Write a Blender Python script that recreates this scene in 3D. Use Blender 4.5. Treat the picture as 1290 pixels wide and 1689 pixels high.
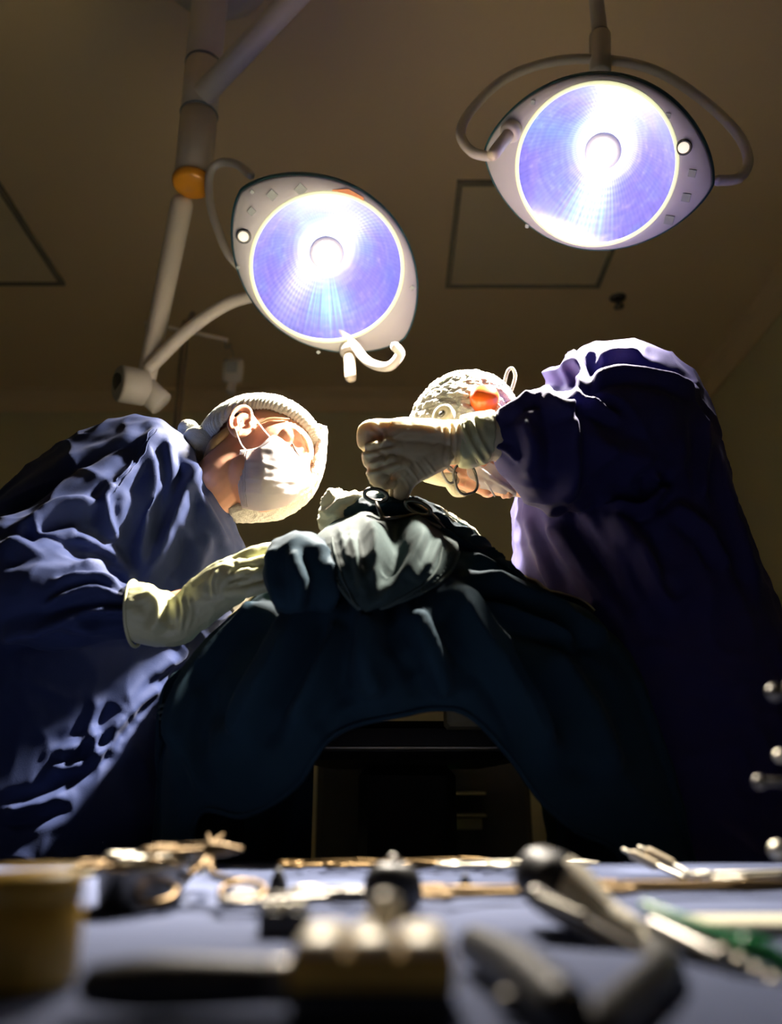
import bpy, math, random
import numpy as np
from mathutils import Vector, Matrix, Euler

for o in list(bpy.data.objects):
    bpy.data.objects.remove(o, do_unlink=True)
SC = bpy.context.scene
COL = SC.collection
R = math.radians

# ------------------------------------------------------------------ camera
W_PX, H_PX, F_PX = 1290.0, 1689.0, 1350.0
CAM_Z, PITCH = 0.85, R(18.5)
cam_d = bpy.data.cameras.new('camera')
cam = bpy.data.objects.new('camera', cam_d)
COL.objects.link(cam)
cam.location = (0, 0, CAM_Z)
cam.rotation_euler = (R(90) + PITCH, 0, 0)
cam_d.sensor_fit = 'VERTICAL'
cam_d.sensor_height = 36.0
cam_d.lens = 36.0 * F_PX / H_PX
cam_d.clip_start = 0.02
cam_d.dof.use_dof = True
cam_d.dof.focus_distance = 1.40
cam_d.dof.aperture_fstop = cam_d.lens / 11.5
SC.camera = cam

# ------------------------------------------------------------------ world, exposure
world = bpy.data.worlds.new('world')
SC.world = world
world.use_nodes = True
world.node_tree.nodes['Background'].inputs[0].default_value = (1.0, 0.80, 0.48, 1)
world.node_tree.nodes['Background'].inputs[1].default_value = 0.012
SC.view_settings.view_transform = 'Standard'
SC.view_settings.look = 'None'
SC.view_settings.gamma = 1.0
SC.view_settings.use_curve_mapping = False
SC.view_settings.exposure = 0.0
SC.cycles.use_denoising = True
SC.cycles.max_bounces = 6
SC.cycles.diffuse_bounces = 4
SC.cycles.sample_clamp_indirect = 4.0
LAMP_POWER = (720.0, 860.0)          # the two theatre lamps (their spots are made with the lamps)

# ------------------------------------------------------------------ geometry helpers
CAM = np.array([0, 0, CAM_Z])
FWD = np.array([0, math.cos(PITCH), math.sin(PITCH)])
UPV = np.array([0, -math.sin(PITCH), math.cos(PITCH)])
RGT = np.array([1.0, 0, 0])

def ray(px, py):
    return FWD * F_PX + RGT * (px - W_PX / 2) + UPV * (H_PX / 2 - py)
def P(px, py, Y):
    """world point seen at pixel px,py that stands Y metres in front of the camera"""
    d = ray(px, py)
    return CAM + d * (Y / d[1])
K = 0.82
def PL(px, py, Y):
    return P(px, py, Y * .76)
def Q(px, py, Y):
    """the same, for the people and the patient: Y in tabletop units"""
    return P(px, py, Y * K)
def PZ(px, py, z):
    d = ray(px, py)
    return CAM + d * ((z - CAM_Z) / d[2])
def project(V):
    D = np.asarray(V) - CAM
    z = D @ FWD
    return np.stack([W_PX / 2 + F_PX * (D @ RGT) / z, H_PX / 2 - F_PX * (D @ UPV) / z], 1)

def nrm(v):
    v = np.asarray(v, float)
    return v / max(1e-12, np.linalg.norm(v))

def catmull(pts, n, closed=False):
    """resample a list of points (k, d) into n points on a Catmull-Rom spline"""
    p = np.asarray(pts, float)
    k = len(p)
    if closed:
        t = np.linspace(0, k, n, endpoint=False)
        i = np.floor(t).astype(int); f = (t - i)[(...,) + (None,) * (p.ndim - 1)]
        a, b, c, d = p[(i - 1) % k], p[i % k], p[(i + 1) % k], p[(i + 2) % k]
    else:
        t = np.linspace(0, k - 1, n)
        i = np.minimum(np.floor(t).astype(int), k - 2); f = (t - i)[(...,) + (None,) * (p.ndim - 1)]
        a = p[np.maximum(i - 1, 0)]; b = p[i]; c = p[i + 1]; d = p[np.minimum(i + 2, k - 1)]
    return 0.5 * (2 * b + (c - a) * f + (2 * a - 5 * b + 4 * c - d) * f ** 2 + (3 * b - a - 3 * c + d) * f ** 3)

def rings_mesh(rings, cap=True):
    """closed rings (m, n, 3) -> verts, faces"""
    m, n = rings.shape[:2]
    V = rings.reshape(-1, 3)
    F = []
    for i in range(m - 1):
        for j in range(n):
            F.append((i * n + j, i * n + (j + 1) % n, (i + 1) * n + (j + 1) % n, (i + 1) * n + j))
    if cap:
        V = np.vstack([V, rings[0].mean(0), rings[-1].mean(0)])
        a, b = m * n, m * n + 1
        for j in range(n):
            F.append((a, (j + 1) % n, j))
            F.append((b, (m - 1) * n + j, (m - 1) * n + (j + 1) % n))
    return V, F

def tube(path, radii, seg=16, n=None, flat=1.0, flat_axis=None):
    """tapered tube with round ends along a spline"""
    path = np.asarray(path, float)
    k = len(path)
    radii = np.asarray(radii, float) * np.ones(k)
    n = n or max(8, 6 * k)
    c = catmull(path, n) if k > 2 else path[0] + (path[1] - path[0]) * np.linspace(0, 1, n)[:, None]
    r = catmull(radii[:, None], n)[:, 0] if k > 2 else np.interp(np.linspace(0, 1, n), [0, 1], radii)
    t = np.gradient(c, axis=0)
    t /= np.maximum(1e-12, np.linalg.norm(t, axis=1))[:, None]
    # round caps
    cs, rs, ts = [], [], []
    for a in (0.15, 0.55, 0.85):
        cs.append(c[0] - t[0] * r[0] * math.cos(a * math.pi / 2)); rs.append(r[0] * math.sin(a * math.pi / 2)); ts.append(t[0])
    for i in range(n):
        cs.append(c[i]); rs.append(r[i]); ts.append(t[i])
    for a in (0.85, 0.55, 0.15):
        cs.append(c[-1] + t[-1] * r[-1] * math.cos(a * math.pi / 2)); rs.append(r[-1] * math.sin(a * math.pi / 2)); ts.append(t[-1])
    cs, ts = np.array(cs), np.array(ts)
    ref = nrm(flat_axis) if flat_axis is not None else (np.array([0, 0, 1.0]) if abs(ts[0][2]) < 0.9 else np.array([1.0, 0, 0]))
    u = ref - ts[0] * (ref @ ts[0]); u = nrm(u)
    rings = []
    ang = np.linspace(0, 2 * math.pi, seg, endpoint=False)
    for i in range(len(cs)):
        u = nrm(u - ts[i] * (u @ ts[i])) if flat_axis is None else nrm(ref - ts[i] * (ref @ ts[i]))
        v = np.cross(ts[i], u)
        rings.append(cs[i] + rs[i] * (np.cos(ang)[:, None] * u * flat + np.sin(ang)[:, None] * v))
    return rings_mesh(np.array(rings))

def straight(a, b, r, seg=16, r2=None):
    """plain cylinder with flat ends"""
    a, b = np.asarray(a, float), np.asarray(b, float)
    t = nrm(b - a)
    ref = np.array([0, 0, 1.0]) if abs(t[2]) < 0.9 else np.array([1.0, 0, 0])
    u = nrm(ref - t * (ref @ t)); v = np.cross(t, u)
    ang = np.linspace(0, 2 * math.pi, seg, endpoint=False)
    c = np.cos(ang)[:, None] * u + np.sin(ang)[:, None] * v
    r2 = r if r2 is None else r2
    e = min(r, r2) * 0.12
    return rings_mesh(np.array([a + c * (r - e), a + t * e + c * r, b - t * e + c * r2, b + c * (r2 - e)]))

def lathe(profile, seg=32, axis='z'):
    """profile of (radius, height)"""
    ang = np.linspace(0, 2 * math.pi, seg, endpoint=False)
    rings = np.array([[(r * math.cos(a), r * math.sin(a), h) for a in ang] for r, h in profile])
    return rings_mesh(rings)

def ellipsoid(c, ax, M=None, nu=24, nv=16):
    th = np.linspace(0.04, math.pi - 0.04, nv)
    ph = np.linspace(0, 2 * math.pi, nu, endpoint=False)
    rings = np.array([[(math.sin(t) * math.cos(p), math.sin(t) * math.sin(p), math.cos(t)) for p in ph] for t in th])
    V = rings * np.asarray(ax)
    if M is not None:
        V = V @ np.asarray(M).T
    V = V + np.asarray(c)
    V, F = rings_mesh(V)
    return V, [f[::-1] for f in F]

def torus(c, Rr, r, M=None, nu=28, nv=10, sx=1.0):
    V, F = [], []
    for i in range(nu):
        a = 2 * math.pi * i / nu
        for j in range(nv):
            b = 2 * math.pi * j / nv
            V.append(((Rr + r * math.cos(b)) * math.cos(a) * sx, (Rr + r * math.cos(b)) * math.sin(a), r * math.sin(b)))
            F.append((i * nv + j, ((i + 1) % nu) * nv + j, ((i + 1) % nu) * nv + (j + 1) % nv, i * nv + (j + 1) % nv))
    V = np.array(V)
    if M is not None:
        V = V @ np.asarray(M).T
    return V + np.asarray(c), F

def box(lo, hi, bev=0.0):
    x0, y0, z0 = lo; x1, y1, z1 = hi
    if bev <= 0:
        V = np.array([(x, y, z) for z in (z0, z1) for y in (y0, y1) for x in (x0, x1)], float)
        return V, [(0, 2, 3, 1), (4, 5, 7, 6), (0, 1, 5, 4), (2, 6, 7, 3), (0, 4, 6, 2), (1, 3, 7, 5)]
    b = bev
    def ring(e, z):
        return [(x0 + e, y0 + b, z), (x0 + b, y0 + e, z), (x1 - b, y0 + e, z), (x1 - e, y0 + b, z),
                (x1 - e, y1 - b, z), (x1 - b, y1 - e, z), (x0 + b, y1 - e, z), (x0 + e, y1 - b, z)]
    return rings_mesh(np.array([ring(b * .9, z0), ring(0, z0 + b), ring(0, z1 - b), ring(b * .9, z1)]))

def xform(VF, M=None, t=(0, 0, 0)):
    V, F = VF
    V = np.asarray(V, float)
    if M is not None:
        V = V @ np.asarray(M).T
    return V + np.asarray(t), F

def join(parts):
    Vs, Fs, n = [], [], 0
    for V, F in parts:
        Vs.append(np.asarray(V, float))
        Fs += [tuple(i + n for i in f) for f in F]
        n += len(V)
    return np.vstack(Vs), Fs

def rotz(a):
    c, s = math.cos(a), math.sin(a)
    return np.array([[c, -s, 0], [s, c, 0], [0, 0, 1.0]])
def roty(a):
    c, s = math.cos(a), math.sin(a)
    return np.array([[c, 0, s], [0, 1, 0], [-s, 0, c]])
def rotx(a):
    c, s = math.cos(a), math.sin(a)
    return np.array([[1.0, 0, 0], [0, c, -s], [0, s, c]])

def to_mesh(V, F, name='m'):
    me = bpy.data.meshes.new(name)
    me.from_pydata(np.asarray(V, float).tolist(), [], [tuple(int(i) for i in f) for f in F])
    me.update()
    return me

def remesh(parts, voxel, smooth=4, factor=0.5):
    """union of closed shells as one continuous surface"""
    V, F = join(parts)
    me = to_mesh(V, F, 'tmp')
    ob = bpy.data.objects.new('tmp', me)
    COL.objects.link(ob)
    m = ob.modifiers.new('r', 'REMESH'); m.mode = 'VOXEL'; m.voxel_size = voxel
    if smooth:
        s = ob.modifiers.new('s', 'SMOOTH'); s.factor = factor; s.iterations = smooth
    dg = bpy.context.evaluated_depsgraph_get()
    ev = ob.evaluated_get(dg)
    e = ev.to_mesh()
    n = len(e.vertices)
    co = np.empty(n * 3); e.vertices.foreach_get('co', co)
    F = [tuple(p.vertices) for p in e.polygons]
    ev.to_mesh_clear()
    bpy.data.objects.remove(ob, do_unlink=True)
    bpy.data.meshes.remove(me)
    return co.reshape(-1, 3), F

def vnormals(V, F):
    Q = np.array([f if len(f) == 4 else (f[0], f[1], f[2], f[2]) for f in F])
    a = V[Q[:, 2]] - V[Q[:, 0]]; b = V[Q[:, 3]] - V[Q[:, 1]]
    n = np.cross(a, b)
    N = np.zeros_like(V)
    for k in range(4):
        np.add.at(N, Q[:, k], n)
    return N / np.maximum(1e-12, np.linalg.norm(N, axis=1))[:, None]

# gradient noise in numpy
_rng = np.random.RandomState(7)
_perm = _rng.permutation(256); _perm = np.concatenate([_perm, _perm, _perm])
_grad = _rng.normal(size=(256, 3)); _grad /= np.linalg.norm(_grad, axis=1)[:, None]
def pnoise(Q):
    Q = np.asarray(Q, float)
    i = np.floor(Q).astype(int); f = Q - i
    u = f * f * f * (f * (f * 6 - 15) + 10)
    i &= 255
    out = 0
    for dx in (0, 1):
        for dy in (0, 1):
            for dz in (0, 1):
                h = _perm[_perm[_perm[(i[:, 0] + dx) & 255] + ((i[:, 1] + dy) & 255)] + ((i[:, 2] + dz) & 255)] & 255
                g = _grad[h]
                d = ((f - (dx, dy, dz)) * g).sum(1)
                w = (u[:, 0] if dx else 1 - u[:, 0]) * (u[:, 1] if dy else 1 - u[:, 1]) * (u[:, 2] if dz else 1 - u[:, 2])
                out = out + d * w
    return out

def seg_dist(uv, poly):
    """distance of every uv to a polyline, and the 0..1 position along it"""
    poly = np.asarray(poly, float)
    best = np.full(len(uv), 1e9); pos = np.zeros(len(uv))
    L = np.r_[0, np.cumsum(np.linalg.norm(np.diff(poly, axis=0), axis=1))]
    for k in range(len(poly) - 1):
        a, b = poly[k], poly[k + 1]
        ab = b - a
        t = np.clip(((uv - a) @ ab) / max(1e-9, ab @ ab), 0, 1)
        d = np.linalg.norm(uv - (a + t[:, None] * ab), axis=1)
        m = d < best
        best[m] = d[m]; pos[m] = (L[k] + t[m] * (L[k + 1] - L[k])) / L[-1]
    return best, pos

def fold(V, F, ridges, wrinkle=0.0, wscale=(14, 14, 14), sharp=True, seed=0.0, mask=None):
    """sculpt cloth: ridges are (polyline seen from the front, width px, height m); then soft creases"""
    N = vnormals(V, F)
    uv = project(V)
    d = np.zeros(len(V))
    for poly, w, h in ridges:
        c = catmull(poly, 8 * len(poly)) if len(poly) > 2 else np.asarray(poly, float)
        dist, pos = seg_dist(uv, c)
        prof = np.exp(-(dist / w) ** 2) * 1.0 - 0.45 * np.exp(-((dist - 2.1 * w) / (1.1 * w)) ** 2)
        d += h * prof * np.clip(np.sin(math.pi * np.clip(pos * 0.94 + 0.03, 0, 1)) * 2.2, 0, 1)
    front = np.clip(-N[:, 1] * 2.0 + 1.0, 0, 1)
    d = np.clip(d * front * 1.5, -.02, .02)
    if wrinkle:
        q = V * np.asarray(wscale) + seed
        q = q + 0.9 * np.stack([pnoise(q * 0.5 + 11), pnoise(q * 0.5 + 37), pnoise(q * 0.5 + 71)], 1)
        a = 1 - np.abs(pnoise(q)) * 2.2                 # ridged noise: creases
        b = pnoise(q * 2.3 + 5)
        e = 1.7 * wrinkle * (0.75 * a ** 2 + 0.35 * b - 0.35)
        if mask is not None:
            e = e * mask(V, uv)
        d += e
    return V + N * d[:, None]

# ------------------------------------------------------------------ materials
MAT = {}
def new_mat(name):
    m = bpy.data.materials.new(name); m.use_nodes = True
    nt = m.node_tree
    return m, nt, nt.nodes['Principled BSDF']

def mat(name, col, rough=0.6, metal=0.0, col2=None, nscale=30.0, bump=0.0, bscale=400.0, sheen=0.0,
        trans=0.0, alpha=1.0, spec=0.5, sss=0.0, coat=0.0):
    m, nt, b = new_mat(name)
    L = nt.links
    b.inputs['Roughness'].default_value = rough
    b.inputs['Metallic'].default_value = metal
    b.inputs['Specular IOR Level'].default_value = spec
    b.inputs['Base Color'].default_value = (*col, 1)
    if sheen:
        b.inputs['Sheen Weight'].default_value = sheen
        b.inputs['Sheen Roughness'].default_value = 0.4
        b.inputs['Sheen Tint'].default_value = (*[min(1, c * 2 + .3) for c in col], 1)
    if trans:
        b.inputs['Transmission Weight'].default_value = trans
    if sss:
        b.inputs['Subsurface Weight'].default_value = sss
        b.inputs['Subsurface Radius'].default_value = (1.0, 0.35, 0.2) if name == 'skin' else (0.6, 0.55, 0.5)
        b.inputs['Subsurface Scale'].default_value = 0.03 if 'glove' in name or 'mask' in name else 0.01
    if coat:
        b.inputs['Coat Weight'].default_value = coat
    b.inputs['Alpha'].default_value = alpha
    tc = nt.nodes.new('ShaderNodeTexCoord')
    if col2 is not None:
        n = nt.nodes.new('ShaderNodeTexNoise'); n.inputs['Scale'].default_value = nscale; n.inputs['Detail'].default_value = 5
        L.new(tc.outputs['Object'], n.inputs['Vector'])
        mx = nt.nodes.new('ShaderNodeMix'); mx.data_type = 'RGBA'
        mx.inputs[6].default_value = (*col, 1); mx.inputs[7].default_value = (*col2, 1)
        L.new(n.outputs['Fac'], mx.inputs[0]); L.new(mx.outputs[2], b.inputs['Base Color'])
    if bump:
        n2 = nt.nodes.new('ShaderNodeTexNoise'); n2.inputs['Scale'].default_value = bscale; n2.inputs['Detail'].default_value = 3
        L.new(tc.outputs['Object'], n2.inputs['Vector'])
        bp = nt.nodes.new('ShaderNodeBump'); bp.inputs['Strength'].default_value = bump; bp.inputs['Distance'].default_value = 0.002
        L.new(n2.outputs['Fac'], bp.inputs['Height']); L.new(bp.outputs['Normal'], b.inputs['Normal'])
    MAT[name] = m
    return m

mat('ceiling_paint', (0.84, 0.66, 0.39), 0.85, col2=(0.78, 0.61, 0.365), nscale=1.5, bump=0.05, bscale=120)
mat('panel_paint', (0.74, 0.63, 0.40), 0.8, col2=(0.69, 0.58, 0.37), nscale=3)
mat('panel_edge', (0.16, 0.14, 0.10), 0.8, col2=(0.12, 0.11, 0.08), nscale=3)
mat('wall_paint', (0.68, 0.63, 0.38), 0.8, col2=(0.63, 0.58, 0.35), nscale=1.2, bump=0.04, bscale=150)
mat('floor_vinyl', (0.10, 0.11, 0.10), 0.35, col2=(0.13, 0.14, 0.13), nscale=8)
mat('gown_navy', (0.021, 0.033, 0.100), 0.75, col2=(0.029, 0.043, 0.122), nscale=9, bump=0.25, bscale=900, sheen=0.12, spec=0.2)
mat('gown_violet', (0.024, 0.022, 0.105), 0.75, col2=(0.033, 0.029, 0.125), nscale=9, bump=0.25, bscale=900, sheen=0.12, spec=0.2)
mat('drape_navy', (0.009, 0.026, 0.042), 0.85, col2=(0.013, 0.033, 0.050), nscale=10, bump=0.25, bscale=900, sheen=0.06, spec=0.1)
mat('towel_green', (0.023, 0.041, 0.042), 0.85, col2=(0.030, 0.050, 0.050), nscale=14, bump=0.3, bscale=900, sheen=0.08, spec=0.1)
mat('towel_thread', (0.055, 0.08, 0.077), 0.8, col2=(0.047, 0.068, 0.065), nscale=60, spec=0.1)
mat('bounce_sheet', (0.42, 0.37, 0.25), 0.9, col2=(0.38, 0.33, 0.22), nscale=20, bump=0.3, bscale=600)
mat('gauze', (0.80, 0.76, 0.58), 0.9, col2=(0.68, 0.64, 0.48), nscale=90, bump=0.6, bscale=700)
mat('skin', (0.68, 0.36, 0.24), 0.5, col2=(0.60, 0.29, 0.19), nscale=25, bump=0.06, bscale=500, sss=0.15)
mat('lip_dark', (0.10, 0.045, 0.03), 0.7, col2=(0.07, 0.03, 0.02), nscale=80)
mat('brow_hair', (0.30, 0.17, 0.09), 0.7, col2=(0.22, 0.12, 0.06), nscale=200)
mat('hair', (0.22, 0.13, 0.06), 0.5, col2=(0.38, 0.25, 0.12), nscale=60)
mat('glove_latex', (0.70, 0.60, 0.40), 0.42, col2=(0.64, 0.54, 0.35), nscale=30, bump=0.10, bscale=220, sss=0.5)
mat('glove_green', (0.60, 0.60, 0.36), 0.45, col2=(0.52, 0.52, 0.30), nscale=30, bump=0.10, bscale=220, sss=0.1)
mat('mask_white', (0.82, 0.74, 0.74), 0.85, col2=(0.78, 0.70, 0.70), nscale=40, bump=0.2, bscale=1200, sss=0.6)
mat('cap_white', (0.80, 0.80, 0.70), 0.9, col2=(0.66, 0.67, 0.57), nscale=160, bump=0.8, bscale=420, sss=0.35)
mat('cap_net', (0.62, 0.60, 0.55), 0.9, col2=(0.22, 0.20, 0.17), nscale=260, bump=0.8, bscale=420)
mat('red_plastic', (0.85, 0.03, 0.01), 0.3, col2=(0.95, 0.22, 0.02), nscale=60)
mat('steel', (0.60, 0.57, 0.48), 0.42, 1.0, col2=(0.50, 0.47, 0.39), nscale=40)
mat('steel_dark', (0.20, 0.19, 0.17), 0.36, 1.0, col2=(0.14, 0.13, 0.12), nscale=40)
mat('satin_chrome', (0.92, 0.86, 0.72), 0.45, 0.2, col2=(0.80, 0.72, 0.57), nscale=40)
mat('brass', (0.15, 0.10, 0.045), 0.4, 1.0, col2=(0.11, 0.07, 0.03), nscale=40)
mat('black_rubber', (0.012, 0.012, 0.014), 0.45, col2=(0.02, 0.02, 0.022), nscale=40)
mat('lamp_paint', (0.84, 0.76, 0.64), 0.4, col2=(0.80, 0.72, 0.60), nscale=12)
mat('lamp_bezel', (0.62, 0.59, 0.58), 0.5, col2=(0.56, 0.53, 0.52), nscale=20)
mat('lamp_teal', (0.015, 0.06, 0.075), 0.4, col2=(0.02, 0.075, 0.09), nscale=20)
mat('print_grey', (0.20, 0.22, 0.22), 0.6, col2=(0.24, 0.26, 0.26), nscale=90)
mat('print_orange', (0.80, 0.22, 0.05), 0.6, col2=(0.70, 0.35, 0.18), nscale=120)
mat('amber_plastic', (0.80, 0.33, 0.02), 0.35, col2=(0.72, 0.28, 0.02), nscale=30)
mat('handle_cream', (0.80, 0.68, 0.48), 0.35, col2=(0.76, 0.63, 0.44), nscale=30)
mat('pole_steel', (0.32, 0.27, 0.22), 0.35, 0.8, col2=(0.26, 0.22, 0.18), nscale=20)
mat('pale_plastic', (0.55, 0.52, 0.46), 0.5, col2=(0.48, 0.45, 0.40), nscale=30)
mat('dark_plastic', (0.03, 0.03, 0.028), 0.5, col2=(0.045, 0.045, 0.04), nscale=30)
mat('bag_plastic', (0.60, 0.60, 0.56), 0.2, trans=0.5, alpha=0.75, col2=(0.55, 0.55, 0.5), nscale=20)
mat('table_cloth', (0.080, 0.098, 0.18), 0.85, col2=(0.095, 0.115, 0.20), nscale=14, bump=0.3, bscale=700, spec=0.15)
mat('amber_box', (0.72, 0.46, 0.07), 0.45, col2=(0.60, 0.37, 0.05), nscale=40)
mat('green_plastic', (0.03, 0.35, 0.12), 0.35, col2=(0.02, 0.27, 0.09), nscale=40)
mat('beige_metal', (0.45, 0.40, 0.24), 0.5, col2=(0.40, 0.35, 0.2), nscale=20)

def mat_glass(name, col, mix):
    m, nt, b = new_mat(name)
    nt.nodes.remove(b)
    out = nt.nodes['Material Output']
    t = nt.nodes.new('ShaderNodeBsdfTransparent'); t.inputs[0].default_value = (*col, 1)
    g = nt.nodes.new('ShaderNodeBsdfGlossy'); g.inputs['Roughness'].default_value = 0.05
    x = nt.nodes.new('ShaderNodeMixShader'); x.inputs[0].default_value = mix
    nt.links.new(t.outputs[0], x.inputs[1]); nt.links.new(g.outputs[0], x.inputs[2]); nt.links.new(x.outputs[0], out.inputs[0])
    MAT[name] = m
mat_glass('clear_glass', (0.98, 0.98, 1.0), 0.03)
mat_glass('lens_glass', (0.85, 0.82, 0.78), 0.10)

def mat_emit(name, col, s):
    m, nt, b = new_mat(name)
    b.inputs['Base Color'].default_value = (*col, 1)
    b.inputs['Emission Color'].default_value = (*col, 1)
    b.inputs['Emission Strength'].default_value = s
    tc = nt.nodes.new('ShaderNodeTexCoord'); n = nt.nodes.new('ShaderNodeTexNoise'); n.inputs['Scale'].default_value = 20
    nt.links.new(tc.outputs['Object'], n.inputs['Vector'])
    mp = nt.nodes.new('ShaderNodeMapRange'); mp.inputs[3].default_value = s * .9; mp.inputs[4].default_value = s * 1.1
    nt.links.new(n.outputs['Fac'], mp.inputs[0]); nt.links.new(mp.outputs[0], b.inputs['Emission Strength'])
    MAT[name] = m
mat_emit('bulb_white', (1.0, 0.97, 0.92), 6.0)
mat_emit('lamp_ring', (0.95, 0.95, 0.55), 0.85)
mat_emit('button_lit', (1.0, 0.88, 0.68), 0.9)
mat_emit('led_green', (0.05, 0.6, 0.12), 0.35)

def mat_reflector(name, down):
    """dichroic faceted reflector of a lit theatre lamp: violet-blue coating, bulb glow and reflections painted into the emission"""
    m, nt, b = new_mat(name)
    N, L = nt.nodes, nt.links
    tc = N.new('ShaderNodeTexCoord')
    sep = N.new('ShaderNodeSeparateXYZ'); L.new(tc.outputs['Object'], sep.inputs[0])
    def math_(op, a, bb=None, c=None):
        n = N.new('ShaderNodeMath'); n.operation = op
        for i, v in enumerate((a, bb, c)):
            if v is None: continue
            if isinstance(v, (int, float)): n.inputs[i].default_value = v
            else: L.new(v, n.inputs[i])
        return n.outputs[0]
    x, y = sep.outputs[0], sep.outputs[1]
    r = math_('SQRT', math_('ADD', math_('MULTIPLY', x, x), math_('MULTIPLY', y, y)))
    ang = math_('ARCTAN2', y, x)
    # coating colour: violet <-> blue in soft sectors
    n1 = N.new('ShaderNodeTexNoise'); n1.inputs['Scale'].default_value = 5.5; n1.inputs['Detail'].default_value = 3
    L.new(tc.outputs['Object'], n1.inputs['Vector'])
    cr = N.new('ShaderNodeValToRGB'); e = cr.color_ramp.elements
    e[0].position = 0.30; e[0].color = (0.13, 0.16, 0.85, 1)
    e[1].position = 0.72; e[1].color = (0.22, 0.42, 0.80, 1)
    k = cr.color_ramp.elements.new(0.5); k.color = (0.30, 0.21, 0.82, 1)
    L.new(n1.outputs['Fac'], cr.inputs[0])
    # facets: radial ribs and rings
    ribs = math_('SINE', math_('MULTIPLY', ang, 96))
    rings = math_('SINE', math_('MULTIPLY', r, 600))
    fac = math_('ADD', math_('MULTIPLY', ribs, 0.07), math_('MULTIPLY', rings, 0.05))
    n2 = N.new('ShaderNodeTexNoise'); n2.inputs['Scale'].default_value = 60
    L.new(tc.outputs['Object'], n2.inputs['Vector'])
    spark = math_('MULTIPLY', math_('POWER', n2.outputs['Fac'], 6), 4.0)
    # brightness: falls off from the bulb
    g0 = math_('MULTIPLY', math_('EXPONENT', math_('MULTIPLY', math_('MULTIPLY', r, r), -750.0)), 7.0)
    # long filament reflection painted into the emission along the lamp's short axis
    lobe = math_('MULTIPLY', math_('EXPONENT', math_('ADD', math_('MULTIPLY', math_('MULTIPLY', x, x), -900.0),
                                                     math_('MULTIPLY', math_('MULTIPLY', y, y), -100.0))), 1.9)
    hot = math_('ADD', g0, lobe)
    # cyan-green fan: reflection of the bulb mount, painted into the emission
    da = math_('SUBTRACT', ang, down)
    fan = math_('EXPONENT', math_('MULTIPLY', math_('MULTIPLY', da, da), -9.0))
    fan = math_('MULTIPLY', fan, math_('EXPONENT', math_('MULTIPLY', math_('POWER', math_('SUBTRACT', r, 0.108), 2.0), -800.0)))
    n3 = N.new('ShaderNodeTexNoise'); n3.noise_dimensions = '1D'; n3.inputs['Scale'].default_value = 16.0
    L.new(ang, n3.inputs['W'])
    fan = math_('MULTIPLY', fan, math_('MULTIPLY', math_('POWER', n3.outputs['Fac'], 2.0), 4.0))
    base = math_('ADD', math_('ADD', 0.78, fac), spark)
    em = N.new('ShaderNodeMix'); em.data_type = 'RGBA'; em.blend_type = 'ADD'; em.inputs[0].default_value = 1.0
    s1 = N.new('ShaderNodeVectorMath'); s1.operation = 'SCALE'; L.new(cr.outputs[0], s1.inputs[0]); L.new(base, s1.inputs['Scale'])
    s2 = N.new('ShaderNodeVectorMath'); s2.operation = 'SCALE'; s2.inputs[0].default_value = (0.92, 1.0, 0.98)
    hot2 = math_('MULTIPLY', hot, math_('ADD', 1.0, math_('MULTIPLY', fac, 4.0)))
    L.new(hot2, s2.inputs['Scale'])
    ad = N.new('ShaderNodeVectorMath'); ad.operation = 'ADD'; L.new(s1.outputs[0], ad.inputs[0]); L.new(s2.outputs[0], ad.inputs[1])
    N.remove(em)
    s3 = N.new('ShaderNodeVectorMath'); s3.operation = 'SCALE'; s3.inputs[0].default_value = (0.25, 0.85, 0.55); L.new(fan, s3.inputs['Scale'])
    ad2 = N.new('ShaderNodeVectorMath'); ad2.operation = 'ADD'; L.new(ad.outputs[0], ad2.inputs[0]); L.new(s3.outputs[0], ad2.inputs[1])
    L.new(ad2.outputs[0], b.inputs['Emission Color'])
    b.inputs['Emission Strength'].default_value = 1.0
    b.inputs['Base Color'].default_value = (0.05, 0.05, 0.2, 1)
    b.inputs['Roughness'].default_value = 0.3
    MAT[name] = m
mat_reflector('reflector_upright', -1.65)
mat_reflector('reflector_turned', -0.80)

# ------------------------------------------------------------------ object helpers
def wloc(o):
    return np.array(o['_base']) if o is not None and '_base' in o.keys() else np.zeros(3)

def mk(name, VF, m, parent=None, smooth=True, local=False, label=None):
    V, F = VF
    V = np.asarray(V, float)
    base = np.zeros(3)
    if parent is not None and not local:
        base = BASE.get(parent.name, np.zeros(3))
    me = to_mesh(V - base, F, name)
    if smooth:
        me.polygons.foreach_set('use_smooth', np.ones(len(me.polygons), bool))
    me.materials.append(MAT[m])
    o = bpy.data.objects.new(name, me)
    COL.objects.link(o)
    if parent is not None:
        o.parent = parent
    BASE[o.name] = base
    if label:
        o['label'] = label
    return o
BASE = {}

def thing(name, label, cat, base=(0, 0, 0), group=None):
    o = bpy.data.objects.new(name, None)
    o.empty_display_size = 0.05
    COL.objects.link(o)
    o.location = tuple(base)
    BASE[o.name] = np.asarray(base, float)
    tag(o, label, cat, group)
    return o
def tag(o, label, cat, group=None, kind=None):
    o['label'] = label; o['category'] = cat
    if group: o['group'] = group
    if kind: o['kind'] = kind
    return o
def struct(name, VF, m, smooth=False):
    o = mk(name, VF, m, smooth=smooth)
    o['kind'] = 'structure'
    return o

def auto_smooth(o, ang=35):
    me = o.data
    me.polygons.foreach_set('use_smooth', np.ones(len(me.polygons), bool))
    try:
        me.set_sharp_from_angle(angle=R(ang))
    except Exception:
        pass
    return o

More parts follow.
